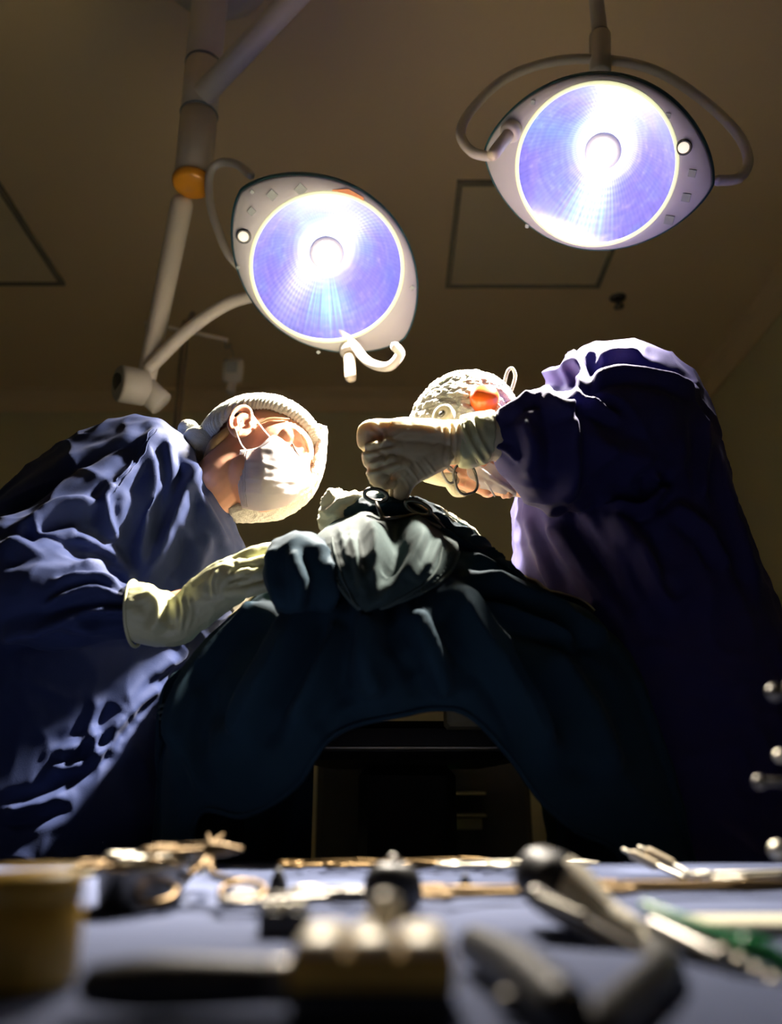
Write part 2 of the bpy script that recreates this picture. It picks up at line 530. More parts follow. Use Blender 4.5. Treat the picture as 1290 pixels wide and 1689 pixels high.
# ------------------------------------------------------------------ room
BACK_Y = 4.4
CEIL = P(645, 652, BACK_Y)[2]
RIGHT_X = P(1150, 642, BACK_Y)[0]
LEFT_X, NEAR_Y = -2.7, -1.6
o = struct('floor', box((LEFT_X - .1, NEAR_Y, -0.1), (RIGHT_X + .1, BACK_Y + .1, 0)), 'floor_vinyl'); o['label'] = 'dark vinyl floor'
struct('ceiling', box((LEFT_X - .1, NEAR_Y, CEIL), (RIGHT_X + .1, BACK_Y + .1, CEIL + .1)), 'ceiling_paint')
struct('wall_back', box((LEFT_X - .1, BACK_Y, 0), (RIGHT_X + .1, BACK_Y + .1, CEIL)), 'wall_paint')
struct('wall_right', box((RIGHT_X, NEAR_Y, 0), (RIGHT_X + .1, BACK_Y, CEIL)), 'wall_paint')
struct('wall_left', box((LEFT_X - .1, NEAR_Y, 0), (LEFT_X, BACK_Y, CEIL)), 'wall_paint')
def cove(a, b, into):
    """quarter-round plaster cornice between wall and ceiling"""
    a, b, into = np.asarray(a, float), np.asarray(b, float), np.asarray(into, float)
    prof = [(0, -.11), (0.012, -.11), (0.018, -.085), (0.04, -.04), (0.075, -.016), (.10, -.012), (.10, 0), (0, 0)]
    rings = np.array([[p + into * u + np.array([0, 0, h]) for u, h in prof] for p in (a, b)])
    return rings_mesh(rings)
o = struct('trim_1', cove((LEFT_X, BACK_Y, CEIL), (RIGHT_X, BACK_Y, CEIL), (0, -1, 0)), 'ceiling_paint')
o = struct('trim_2', cove((RIGHT_X, BACK_Y, CEIL), (RIGHT_X, NEAR_Y, CEIL), (-1, 0, 0)), 'ceiling_paint')

def ceiling_panel(x0, y0, x1, y1):
    ceil = bpy.data.objects['ceiling']
    w = 0.022
    V, F = join([box((x0, y0, CEIL - .016), (x1, y0 + w, CEIL + .001)), box((x0, y1 - w, CEIL - .016), (x1, y1, CEIL + .001)),
                 box((x0, y0 + w, CEIL - .016), (x0 + w, y1 - w, CEIL + .001)), box((x1 - w, y0 + w, CEIL - .016), (x1, y1 - w, CEIL + .001))])
    fr = mk('access_panel', box((x0 + w, y0 + w, CEIL - .008), (x1 - w, y1 - w, CEIL + .001)), 'panel_paint', ceil, smooth=False)
    mk('panel_frame', (V, F), 'panel_edge', fr, smooth=False)
a, b = PZ(735, 471, CEIL), PZ(757, 296, CEIL)
c = PZ(988, 471, CEIL)
ceiling_panel(a[0], b[1], c[0], a[1])
a, b = PZ(108, 467, CEIL), PZ(0, 295, CEIL)
ceiling_panel(a[0] - 1.0, b[1] - 0.5, a[0], a[1])
t = thing('ceiling_sprinkler', 'small dark sprinkler head on the ceiling above the right-hand surgeon', 'sprinkler', PZ(1019, 490, CEIL))
bx = BASE[t.name]
mk('base_plate', xform(lathe([(.038, 0), (.038, -.006), (.02, -.012)], 24), None, bx), 'dark_plastic', t)
mk('stem', straight(bx + (0, 0, -.01), bx + (0, 0, -.05), .013), 'dark_plastic', t)
mk('deflector', xform(lathe([(.022, -.05), (.024, -.055), (.01, -.06)], 16), None, bx), 'dark_plastic', t)

# fittings on the right wall, dark, behind the surgeon's back
for k, (px, py, h, w, lab) in enumerate([(1192, 772, .085, .026, 'tall dark curved hook on the right wall, highest behind the surgeon'),
                                         (1224, 872, .050, .022, 'dark round gas outlet on the right wall, middle one behind the surgeon'),
                                         (1274, 995, .040, .018, 'small dark gas outlet on the right wall, lowest behind the surgeon')]):
    p = P(px, py, 3.4)
    p = np.array([RIGHT_X, P(px, py, 1.0)[1] * RIGHT_X / P(px, py, 1.0)[0], 0]); p = P(px, py, p[1])
    t = thing('wall_outlet', lab, 'outlet', p)
    mk('plate', xform(box((-.012, -w * 1.6, -h), (0.0, w * 1.6, h), .004), None, p), 'dark_plastic', t)
    mk('socket', xform(join([tube([(-.01, 0, h * .7), (-.06, 0, h * .75), (-.075, 0, h * .2), (-.06, 0, -h * .6)], w * .55)]), None, p), 'black_rubber', t)

# ------------------------------------------------------------------ theatre lamps
WOUND = Q(640, 832, 1.45)
AIM = WOUND + np.array([0.0, 0.22, -.10])       # both lamps are set on the middle of the operating table
def frame_from(n, xpix_dir, at):
    """rotation whose z is n and whose x looks like the given pixel direction in the picture"""
    n = nrm(n)
    want = RGT * xpix_dir[0] - UPV * xpix_dir[1]
    view = nrm(np.asarray(at) - CAM)
    # vector in the plane of the lamp that projects onto that direction
    side = np.cross(view, want)
    x = nrm(np.cross(side, n))
    if x @ want < 0: x = -x
    y = np.cross(n, x)
    return np.stack([x, y, n], 1)

def tilt_n(c, d, deg):
    """lamp axis: from the lamp towards the viewer's side, tipped so that it leans along d in the picture"""
    v = nrm(CAM - c)
    w = RGT * d[0] - UPV * d[1]
    w = nrm(w - v * (w @ v))
    return nrm(v * math.cos(R(deg)) + w * math.sin(R(deg)))

def lemon(a, b, n=96, e=0.35):
    t = np.linspace(0, 2 * math.pi, n, endpoint=False)
    return np.stack([a * np.cos(t), b * np.sin(t) * np.abs(np.sin(t)) ** e], 1)

LS = 0.89
GR_ = 0.225
def mkl(name, VF, *a, **k):
    return mk(name, (np.asarray(VF[0]) * LS, VF[1]), *a, **k)
def lamp_head(root, refl):
    """local frame: z is the direction of the light, x the long axis of the housing"""
    out = lemon(.325, .243)
    n = len(out)
    ang = np.arctan2(out[:, 1], out[:, 0])
    circ = np.stack([GR_ * np.cos(ang), GR_ * np.sin(ang)], 1)
    def lay(p, z): return np.c_[p, np.full(n, z)]
    rings = np.array([lay(circ * 1.0, -.03), lay(circ * 1.0, .004), lay(circ * 1.012, .006), lay(circ * .6 + out * .4, .003), lay(out * .985, 0), lay(out, -.008), lay(out, -.014)])
    mkl('bezel', rings_mesh(rings, cap=False), 'lamp_bezel', root, local=True)
    rim = np.array([lay(out * 1.0, -.006), lay(out * 1.018, -.010), lay(out * 1.015, -.026), lay(out * .95, -.045), lay(out * .84, -.075), lay(out * .66, -.13), lay(out * .42, -.205), lay(out * .3, -.235), lay(out * .02, -.24)])
    mkl('housing', rings_mesh(rim, cap=False), 'lamp_teal', root, local=True)
    # reflector bowl, faceted
    pr = [(GR_ * s, -.012 - .205 * (1 - s ** 2)) for s in np.linspace(1.0, 0.16, 12)]
    seg = 96
    aa = np.linspace(0, 2 * math.pi, seg, endpoint=False)
    bowl = np.array([[(r * math.cos(t), r * math.sin(t), z) for t in aa] for r, z in pr])
    mkl('reflector', rings_mesh(bowl, cap=False), refl, root, local=True)
    V, F = torus((0, 0, .004), GR_ * 1.0, .0055, nu=72, nv=8)
    mkl('glass_rim', (V, F), 'lamp_ring', root, local=True)
    mkl('front_glass', lathe([(GR_ * .99, -.004), (GR_ * .99, -.001), (.001, .002)], 64), 'clear_glass', root, local=True)
    bulb = mkl('bulb', lathe([(.034, -.215), (.034, -.165), (.031, -.150), (.018, -.140), (.001, -.137)], 32), 'bulb_white', root, local=True)
    mkl('bulb_shield', torus((0, 0, -.150), .046, .009, nu=40, nv=10), 'lamp_bezel', bulb, local=True)
    return root

def lamp_button(root, x, y, r=.016):
    b_ = mkl('button', lathe([(r, .0), (r, .006), (r * .8, .008), (.001, .008)], 24), 'button_lit', root, local=True)
    b_.location = (x, y, 0.001)
    c_ = mkl('button_ring', torus((0, 0, .004), r * 1.12, .004, nu=24, nv=8), 'black_rubber', b_, local=True)
def lamp_handle(root, x, y, axis):
    z_ = nrm(axis); x_ = nrm(np.cross((0, 1, 0), z_)); M = np.stack([x_, np.cross(z_, x_), z_], 1)
    h = mkl('handle', xform(join([lathe([(.018, .02), (.018, .118), (.0165, .128), (.010, .134), (.001, .136)], 24)]), M, (0, 0, 0)), 'handle_cream', root, local=True)
    h.location = (x, y, 0)
    mkl('handle_socket', xform(lathe([(.030, -.002), (.031, .018), (.027, .026), (.019, .028)], 28), M), 'lamp_paint', h, local=True)

def lamp_spot(root, power, RL, aim):
    ld = bpy.data.lights.new('lamp_light', 'SPOT')
    ld.energy = power
    ld.color = (1.0, 0.90, 0.73)
    ld.spot_size = R(80); ld.spot_blend = 1.0
    ld.shadow_soft_size = 0.04
    lo = bpy.data.objects.new('lamp_light', ld)
    COL.objects.link(lo)
    lo.parent = root
    c, M = RL
    src = np.array([0, 0, -.08])
    lo.location = tuple(src)
    d = (np.asarray(aim) - c) @ M - src
    lo.rotation_euler = Vector(d).to_track_quat('-Z', 'Y').to_euler()

def place(root, c, M):
    root.matrix_world = Matrix.Translation(Vector(c)) @ Matrix([list(r) for r in M]).to_4x4()

# right lamp
c = PL(981, 278, 1.75)
n = tilt_n(c, (-22, 46), 20)
M = frame_from(n, (375, 55), c)
lr = thing('surgical_lamp', 'large round theatre lamp hanging from a straight stem, upper right', 'lamp', c, 'theatre lamps')
place(lr, c, M); RL = (c, M)
LS = .696; lamp_head(lr, 'reflector_upright'); lamp_spot(lr, LAMP_POWER[1], RL, AIM)
def loc_of(RL, px, py, dz=0.0):
    """lamp-local x,y of the point of the bezel plane seen at a pixel"""
    c, M = RL
    d = ray(px, py)
    t = ((c - CAM) @ M[:, 2]) / (d @ M[:, 2])
    return (CAM + d * t - c) @ M
def to_local(RL, pts):
    c, M = RL
    return (np.asarray(pts) - c) @ M
x, y, _ = loc_of(RL, 1128, 242); lamp_button(lr, x, y)
x, y, _ = loc_of(RL, 846, 213); lamp_handle(lr, x, y, tilt_n(RL[0], (-36, 52), 42) @ RL[1])
for px, py, s in [(1142, 285, .007), (1132, 325, .008), (1104, 362, .009), (1102, 190, .005), (870, 372, .004), (880, 168, .004)]:
    x, y, _ = loc_of(RL, px, py)
    mk('printed_symbol', xform(box((-s, -s, 0), (s, s, .0012), .0003), None, (x, y, .0028)), 'print_grey', lr, smooth=False, local=True)
# its bow and stem
Yb = 1.80
bow = [PL(806, 258, 1.80), PL(778, 250, 1.82), PL(760, 222, 1.84), PL(775, 185, 1.86), PL(830, 132, 1.87), PL(905, 103, 1.87), PL(990, 98, 1.87), PL(1075, 114, 1.87),
       PL(1150, 158, 1.86), PL(1212, 215, 1.84), PL(1234, 262, 1.82), PL(1220, 293, 1.80), PL(1184, 298, 1.78)]
V, F = tube(bow, .0105, 14, n=70); mk('yoke', (to_local(RL, V), F), 'lamp_paint', lr, local=True)
V, F = straight(PL(990, 122, 1.87), PL(990, 58, 1.87), .024, 28); st = mk('stem_sleeve', (to_local(RL, V), F), 'lamp_paint', lr, local=True)
V, F = straight(PL(990, 60, 1.87), (PL(990, 60, 1.87)[0], 1.87 * .76, CEIL), .0172, 24)
mk('stem', (to_local(RL, V), F), 'lamp_paint', lr, local=True)
cc = PL(990, 57, 1.87)
V, F = torus(cc, .0188, .0026, nu=28, nv=8); mk('stem_seal', (to_local(RL, V), F), 'black_rubber', st, local=True)

# left lamp
c = PL(540, 446, 2.05)
n = tilt_n(c, (2, 47), 20)
M = frame_from(n, (280, 255), c)
ll = thing('surgical_lamp', 'large round theatre lamp tilted on a curved arm, above the woman in the cap', 'lamp', c, 'theatre lamps')
place(ll, c, M); LL = (c, M)
LS = .747; lamp_head(ll, 'reflector_turned'); lamp_spot(ll, LAMP_POWER[0], LL, AIM)
x, y, _ = loc_of(LL, 402, 389); lamp_button(ll, x, y)
x, y, _ = loc_of(LL, 576, 574); lamp_handle(ll, x, y, tilt_n(LL[0], (2, 60), 42) @ LL[1])
for px, py, s in [(415, 348, .007), (449, 321, .009), (496, 312, .010), (416, 316, .004), (393, 440, .003), (525, 580, .004), (680, 474, .005)]:
    x, y, _ = loc_of(LL, px, py)
    mk('printed_symbol', xform(box((-s, -s, 0), (s, s, .0012), .0003), None, (x, y, .0028)), 'print_grey', ll, smooth=False, local=True)
pts = [loc_of(LL, px, py) for px, py in [(548, 312), (575, 311), (600, 325), (600, 331), (575, 321), (548, 318)]]
ring = np.array([[p[0], p[1], z] for z in (.0025, .0042) for p in pts]).reshape(2, 6, 3)
mk('sticker', rings_mesh(ring), 'print_orange', ll, smooth=False, local=True)
yoke = [PL(413, 289, 2.10), PL(392, 272, 2.13), PL(366, 268, 2.16), PL(347, 284, 2.18), PL(346, 330, 2.2), PL(360, 380, 2.21), PL(385, 430, 2.22), PL(450, 480, 2.26), PL(520, 520, 2.27),
        PL(575, 560, 2.24), PL(606, 596, 2.16), PL(640, 605, 2.10), PL(660, 585, 2.07), PL(652, 572, 2.05)]
V, F = tube(yoke, .0105, 14, n=70); mk('yoke', (to_local(LL, V), F), 'lamp_paint', ll, local=True)
arm = [PL(470, 470, 2.27), PL(420, 487, 2.30), PL(372, 503, 2.34), PL(310, 545, 2.40), PL(248, 605, 2.46)]
V, F = tube(arm, [.0155, .0155, .016, .017, .018], 16, n=40); mk('support_arm', (to_local(LL, V), F), 'lamp_paint', ll, local=True)
k0 = PL(236, 640, 2.48)
V, F = join([straight(PL(194, 632, 2.44), PL(240, 640, 2.50), .047, 28), straight(PL(238, 640, 2.50), PL(268, 668, 2.52), .034, 24)])
kn = mk('arm_joint', (to_local(LL, V), F), 'pale_plastic', ll, local=True)
V, F = straight(PL(193, 632, 2.438), PL(196, 632, 2.442), .0265, 24)
mk('joint_cap', (to_local(LL, V), F), 'dark_plastic', kn, local=True)

# ceiling column with its arms
base = P(318, 300, 1.7)
cx, cy = base[0], 1.7
def colp(py):
    """point of the column's axis seen at a height in the picture"""
    d = ray(318, py); d = d * (1.7 / d[1])
    return np.array([cx, cy, CAM_Z + d[2]])
t = thing('ceiling_column', 'cream tubular ceiling column with an orange end cap, upper left', 'column', (cx, cy, CEIL))
r = .047
mk('column_tube', straight(colp(305), colp(190), r, 36), 'lamp_paint', t)
mk('column_tube', straight(colp(189), colp(108), r, 36), 'lamp_paint', t)
mk('column_tube', straight(colp(107), (cx, cy, CEIL), r * 1.02, 36), 'lamp_paint', t)
mk('ceiling_flange', xform(lathe([(.16, 0), (.16, -.03), (.12, -.05), (.06, -.055)], 36), None, (cx, cy, CEIL)), 'lamp_paint', t)
for py in (189.5, 107.5):
    mk('seam_ring', torus(colp(py), r * .995, .0025, nu=40, nv=6), 'print_grey', t)
z0 = colp(305)
cap_ = mk('end_cap', xform(lathe([(.001, -.010), (.043, -.008), (.049, -.002), (.051, .007), (.051, .014), (.047, .016)], 36), None, z0), 'amber_plastic', t, label='translucent orange end cap')
V, F = straight(P(333, 158, 1.64), P(520, -40, 1.45), .029, 28); mk('swing_arm', (V, F), 'lamp_paint', t)
V, F = tube([P(300, 338, 1.76), P(286, 408, 1.80), P(263, 520, 1.85), P(240, 630, 1.90)], [.029, .028, .026, .025], 20); mk('lower_arm', (V, F), 'lamp_paint', t)

# ------------------------------------------------------------------ IV stand and infusion bag
b0 = P(306, 545, 3.0)
t = thing('iv_stand', 'thin dark infusion pole with a pale crossbar behind the woman in the cap', 'stand', (b0[0], 3.0, 0))
mk('pole', straight((b0[0], 3.0, .05), (b0[0], 3.0, P(306, 530, 3.0)[2]), .0155, 16), 'pole_steel', t)
mk('pole_finial', tube([P(308, 540, 3.0), P(312, 528, 3.0), P(318, 518, 3.0)], .011, 10), 'pole_steel', t)
mk('crossbar', straight(P(239, 532, 3.0), P(376, 561, 3.0), .0085, 12), 'lamp_paint', t)
for px, py in ((242, 533), (372, 560)):
    p = P(px, py, 3.0)
    mk('hook', tube([p, p + (0, 0, -.03), p + (.012, -.01, -.045), p + (.024, -.01, -.03)], .004, 8), 'steel', t)
for k in range(5):
    a = 2 * math.pi * k / 5
    mk('foot', tube([(b0[0], 3.0, .09), (b0[0] + .15 * math.cos(a), 3 + .15 * math.sin(a), .06), (b0[0] + .29 * math.cos(a), 3 + .29 * math.sin(a), .03)], .014, 8), 'pole_steel', t)
p = P(384, 612, 2.98)
t = thing('infusion_bag', 'small pale infusion bag hanging from the end of the crossbar', 'bag', p)
mk('bag', xform(rings_mesh(np.array([[(w * math.cos(a), d * math.sin(a), z) for a in np.linspace(0, 2 * math.pi, 24, endpoint=False)]
   for w, d, z in [(.012, .006, .058), (.04, .012, .054), (.044, .022, .03), (.043, .026, -.01), (.041, .02, -.045), (.02, .012, -.058)]])), None, p), 'pale_plastic', t)
mk('print_label', xform(box((-.022, -.028, -.02), (.022, -.0245, .03), .001), None, p), 'print_grey', t, smooth=False)
mk('drip_chamber', straight(p + (.0, 0, -.055), p + (-.004, 0, -.10), .018, 16), 'pale_plastic', t)
mk('hanger', tube([p + (0, 0, .055), p + (-.01, 0, .10), P(373, 566, 2.99)], .003, 8), 'steel', t)

# ------------------------------------------------------------------ cloth over the patient
def patch(net, nu, nv, thick=0.004, conv=Q):
    """smooth sheet through a net of (px, py, Y) control points, with thickness"""
    C = np.array([[p if isinstance(p, np.ndarray) else conv(*p) for p in row] for row in net])
    A = catmull(C, nu)                                   # (nu, k, 3)
    B = catmull(np.swapaxes(A, 0, 1), nv)                # (nv, nu, 3)
    G = np.swapaxes(B, 0, 1)
    return G
def grid_faces(nu, nv, flip=False):
    F = []
    for i in range(nu - 1):
        for j in range(nv - 1):
            f = (i * nv + j, i * nv + j + 1, (i + 1) * nv + j + 1, (i + 1) * nv + j)
            F.append(f[::-1] if flip else f)
    return F
def sheet(G, thick, flip=True):
    nu, nv = G.shape[:2]
    V = G.reshape(-1, 3)
    F = grid_faces(nu, nv, flip)
    N = vnormals(V, F)
    W = V - N * thick
    n = len(V)
    F2 = F + [tuple(i + n for i in f[::-1]) for f in F]
    edge = [i * nv for i in range(nu)][::-1] + [j for j in range(1, nv)] + [i * nv + nv - 1 for i in range(1, nu)] + [(nu - 1) * nv + j for j in range(nv - 2, 0, -1)]
    for a, b in zip(edge, edge[1:] + edge[:1]):
        F2.append((b, a, a + n, b + n) if not flip else (a, b, b + n, a + n))
    return np.vstack([V, W]), F2
def fold_grid(G, ridges, flip=True, **kw):
    nu, nv = G.shape[:2]
    V = G.reshape(-1, 3); F = grid_faces(nu, nv, flip)
    return fold(V, F, ridges, **kw).reshape(nu, nv, 3)

# big navy drape over the patient
rowA = [(330, 1430, 1.75), (330, 1180, 1.75), (360, 1090, 1.75), (430, 1020, 1.75), (520, 970, 1.75), (640, 930, 1.75), (760, 960, 1.75), (850, 1000, 1.75), (930, 1040, 1.75), (1000, 1110, 1.75), (1050, 1260, 1.75), (1080, 1430, 1.75)]
rowB = [(262, 1430, 1.46), (266, 1170, 1.42), (305, 1085, 1.42), (400, 1003, 1.43), (500, 925, 1.45), (640, 868, 1.46), (770, 905, 1.46), (872, 966, 1.46), (968, 1003, 1.45), (1040, 1085, 1.43), (1102, 1245, 1.42), (1147, 1430, 1.42)]
rowC = [(272, 1440, 1.36), (284, 1215, 1.33), (345, 1130, 1.32), (430, 1060, 1.29), (530, 1000, 1.26), (640, 965, 1.25), (750, 968, 1.26), (845, 1020, 1.30), (935, 1075, 1.32), (1005, 1160, 1.33), (1070, 1310, 1.34), (1120, 1440, 1.36)]
rowD = [(290, 1450, 1.33), (305, 1280, 1.30), (375, 1220, 1.27), (450, 1160, 1.23), (545, 1100, 1.21), (650, 1070, 1.20), (760, 1075, 1.21), (840, 1130, 1.24), (915, 1200, 1.27), (980, 1270, 1.29), (1035, 1370, 1.31), (1080, 1450, 1.33)]
rowE = [(310, 1460, 1.33), (330, 1342, 1.29), (405, 1345, 1.26), (485, 1300, 1.23), (548, 1215, 1.22), (640, 1185, 1.23), (755, 1172, 1.24), (838, 1245, 1.25), (895, 1325, 1.26), (950, 1370, 1.28), (1008, 1398, 1.30), (1050, 1460, 1.32)]
rowZ = [Q(*p) + np.array([0, .95, -.02]) for p in rowA]
rowB2 = [(266, 1434, 1.42), (272, 1185, 1.385), (318, 1100, 1.38), (408, 1022, 1.38), (505, 948, 1.37), (640, 898, 1.37), (768, 926, 1.35), (868, 988, 1.35), (958, 1028, 1.355), (1024, 1105, 1.37), (1090, 1265, 1.385), (1138, 1434, 1.39)]
G = patch([rowZ, rowA, rowB, rowB2, rowC, rowD, rowE], 150, 200)
rid = [([(742, 968), (800, 1050), (865, 1150), (905, 1230)], 20, .020), ([(800, 962), (880, 985), (960, 1015), (1005, 1060)], 10, .010),
       ([(850, 985), (920, 1030), (990, 1055)], 9, .008), ([(515, 985), (470, 1060), (420, 1150), (390, 1220)], 20, .022),
       ([(445, 990), (350, 1075), (300, 1170), (292, 1260)], 14, .014), ([(610, 1020), (600, 1090), (620, 1150)], 20, .018),
       ([(690, 1010), (720, 1090), (735, 1150)], 18, .016), ([(560, 1010), (530, 1100), (480, 1190)], 18, .014), ([(640, 960), (640, 1020), (690, 1120)], 16, -.012),
       ([(900, 1070), (970, 1170), (1010, 1280)], 22, .014), ([(330, 1130), (310, 1230), (335, 1310)], 10, .006), ([(775, 940), (850, 982), (930, 1014), (990, 1052)], 7, .014), ([(800, 982), (880, 1026), (950, 1062)], 8, .014),
       ([(770, 915), (830, 945), (900, 982)], 5, .008), ([(440, 998), (368, 1060), (310, 1140), (288, 1220)], 6, .010)]
G = fold_grid(G, rid, wrinkle=.0035, wscale=(9, 9, 9), seed=3.1)
d = mk('surgical_drape', sheet(G, .004), 'drape_navy')
tag(d, 'large dark navy drape covering the patient and hanging to both sides', 'drape')
# hem tape along its left edge
# double hem of the drape's near edge
hem = G[-1, 8:192]
mk('hem', tube(hem[::4] + (0, -.002, 0), .0035, 8, n=180), 'drape_navy', d)
tape = [Q(266, 1150, 1.40), Q(270, 1175, 1.385), Q(273, 1200, 1.375)]
for k, off in enumerate((0, 6, 12)):
    mk('hem_stripe', tube([Q(262 + off * .2, 1166 + off * 1.6, 1.385), Q(272, 1162 + off * 1.6, 1.37), Q(283, 1156 + off * 1.6, 1.37)], .0022, 8, n=12), 'towel_thread', d)

ps = mk('bounce_sheet', sheet(G[17:42, 48:150] + np.array([0, 0, .012]), .003), 'bounce_sheet')  # added sheet, hidden behind the mound, bounces lamp light to ceiling and walls
tag(ps, 'added pale cream sheet behind the operating field, bouncing lamp light upwards', 'sheet')

# hanging under-drapes left and right of the gap
def curtain(px0, px1, py0, py1, Y, name, label, nf, seed):
    n1, n2 = 40, 90
    G = np.zeros((n1, n2, 3))
    for j in range(n2):
        s = j / (n2 - 1)
        for i in range(n1):
            f = i / (n1 - 1)
            top = Q(px0 + (px1 - px0) * s, py0 + 10 * math.sin(s * 6), Y)
            bot_z = 0.30
            p = np.array([top[0], top[1], top[2] * (1 - f) + bot_z * f])
            a = (.006 + .018 * f)
            p[1] += a * math.sin(s * nf * 2 * math.pi + seed + 1.3 * math.sin(3 * s + seed)) + .004 * math.sin(s * 40 + f * 5)
            G[i, j] = p
    o_ = mk(name, sheet(G, .003), 'drape_navy')
    tag(o_, label, 'drape')
    return o_
curtain(266, 520, 1180, 1410, 1.52, 'under_drape', 'darker navy sheet hanging under the drape beside the woman in the cap', 4, 0.4)
curtain(905, 1140, 1180, 1410, 1.52, 'under_drape', 'darker navy sheet hanging under the drape on the right-hand surgeon\'s side', 4, 2.0)

# grey-green towel folded over the edge, its corner towards the camera
net = [[(556, 856, 1.44), (600, 838, 1.43), (640, 838, 1.42), (690, 848, 1.42), (742, 878, 1.44)],
       [(522, 886, 1.33), (580, 876, 1.275), (640, 882, 1.255), (700, 886, 1.27), (757, 906, 1.33)],
       [(540, 935, 1.245), (582, 930, 1.20), (640, 932, 1.20), (695, 938, 1.21), (738, 948, 1.27)],
       [(572, 982, 1.205), (588, 985, 1.19), (615, 986, 1.18), (650, 983, 1.19), (690, 978, 1.225)],
       [(594, 1004, 1.19), (598, 1007, 1.185), (604, 1009, 1.183), (612, 1007, 1.185), (624, 1002, 1.19)]]
G = patch(net, 90, 90)
G = fold_grid(G, [([(578, 880), (590, 930), (600, 985)], 7, .004), ([(700, 880), (670, 935), (630, 985)], 8, .004), ([(650, 855), (655, 900), (640, 945)], 16, -.014),
                  ([(560, 870), (575, 925)], 5, .003), ([(725, 890), (700, 940)], 6, .004), ([(600, 850), (618, 900), (612, 960)], 9, .004)], wrinkle=.0009, wscale=(22, 22, 22), seed=1.7)
tw = mk('surgical_towel', sheet(G, .003), 'towel_green')
tag(tw, 'grey-green stitched towel folded to a point at the front of the patient', 'towel')
N_ = vnormals(G.reshape(-1, 3), grid_faces(90, 90, True)).reshape(90, 90, 3)
for j, w in ((1, .0032), (12, .0018)):
    for jj in (j, 89 - j):
        idx = range(26, 88 - j // 3, 2)
        mk('hem', tube([G[i, jj] + N_[i, jj] * .001 for i in idx], w, 8, n=120), 'towel_thread', tw)
for jj in (7, 82):
    for i in range(28, 84, 3):
        a, b = G[i, jj] + N_[i, jj] * .0012, G[i + 1, jj] + N_[i + 1, jj] * .0012
        mk('stitch', tube([a, (a + b) / 2, b], .0012, 6, n=6), 'towel_thread', tw)

def sec(a, b, Y, dn, df, n=28, conv=Q, pw=0.9):
    A, B = conv(a[0], a[1], Y), conv(b[0], b[1], Y)
    c, h = (A + B) / 2, (B - A) / 2
    th = np.linspace(0, 2 * math.pi, n, endpoint=False)
    cs = np.sign(np.cos(th)) * np.abs(np.cos(th)) ** pw; sn = np.sign(np.sin(th)) * np.abs(np.sin(th)) ** pw
    dep = np.where(sn < 0, dn, df)
    return c + cs[:, None] * h + (sn * dep)[:, None] * np.array([0, 1.0, 0])
def wsec(cx, cy, z, hx, dn, df, n=28, pw=0.9):
    th = np.linspace(0, 2 * math.pi, n, endpoint=False)
    cs = np.sign(np.cos(th)) * np.abs(np.cos(th)) ** pw; sn = np.sign(np.sin(th)) * np.abs(np.sin(th)) ** pw
    return np.array([cx, cy, z]) + np.stack([-cs * hx, sn * np.where(sn < 0, dn, df), 0 * cs], 1)
def loft(secs, m=60):
    return rings_mesh(catmull(np.array(secs), m))

# navy towel rolled into a dark bundle at the left of the point
bun = loft([sec((462, 893), (515, 886), 1.33, .02, .05), sec((445, 905), (528, 893), 1.30, .05, .07), sec((438, 945), (545, 925), 1.28, .06, .08),
            sec((442, 985), (557, 970), 1.27, .06, .08), sec((462, 1012), (556, 1000), 1.27, .045, .07), sec((485, 1020), (535, 1014), 1.28, .02, .04)], 40)
V, F = remesh([bun], .004, 3)
V = fold(V, F, [([(455, 900), (447, 950), (470, 1005)], 9, .006), ([(500, 895), (520, 950), (515, 1010)], 12, -.010), ([(535, 930), (545, 990)], 6, .006)], wrinkle=.003, wscale=(18, 18, 18))
tag(mk('rolled_towel', (V, F), 'drape_navy'), 'dark navy rolled towel under the woman\'s gloved fingertips', 'towel')

# mound under the towel (the patient's covered head) and gauze
mound = loft([sec((560, 855), (600, 830), 1.46, .03, .06), sec((570, 885), (650, 822), 1.46, .06, .08), sec((610, 900), (700, 835), 1.46, .07, .09), sec((660, 915), (760, 868), 1.46, .06, .09),
              sec((720, 930), (850, 940), 1.46, .05, .09), sec((780, 960), (875, 968), 1.46, .03, .07)], 40)
V, F = remesh([mound], .004, 3)
V = fold(V, F, [([(590, 850), (640, 835), (700, 850), (760, 890)], 5, .005), ([(570, 865), (620, 852), (660, 850)], 5, .004), ([(700, 860), (790, 910), (860, 955)], 5, .004)], wrinkle=.006, wscale=(26, 26, 26), seed=9)
tag(mk('crumpled_cloth', (V, F), 'drape_navy'), 'crumpled dark cloth around the operating field under the clamps', 'cloth')
V, F = remesh([loft([sec((527, 870), (560, 880), 1.47, .02, .05), sec((529, 845), (575, 865), 1.46, .035, .05), sec((538, 820), (590, 850), 1.46, .04, .05), sec((560, 812), (600, 832), 1.46, .03, .05), sec((585, 816), (612, 826), 1.46, .015, .03)], 30)], .003, 2)
V = fold(V, F, [([(535, 850), (560, 825), (590, 818)], 5, .005)], wrinkle=.007, wscale=(34, 34, 34), seed=4)
tag(mk('gauze_pad', (V, F), 'gauze'), 'bright cream crumpled gauze at the left of the operating field', 'gauze')
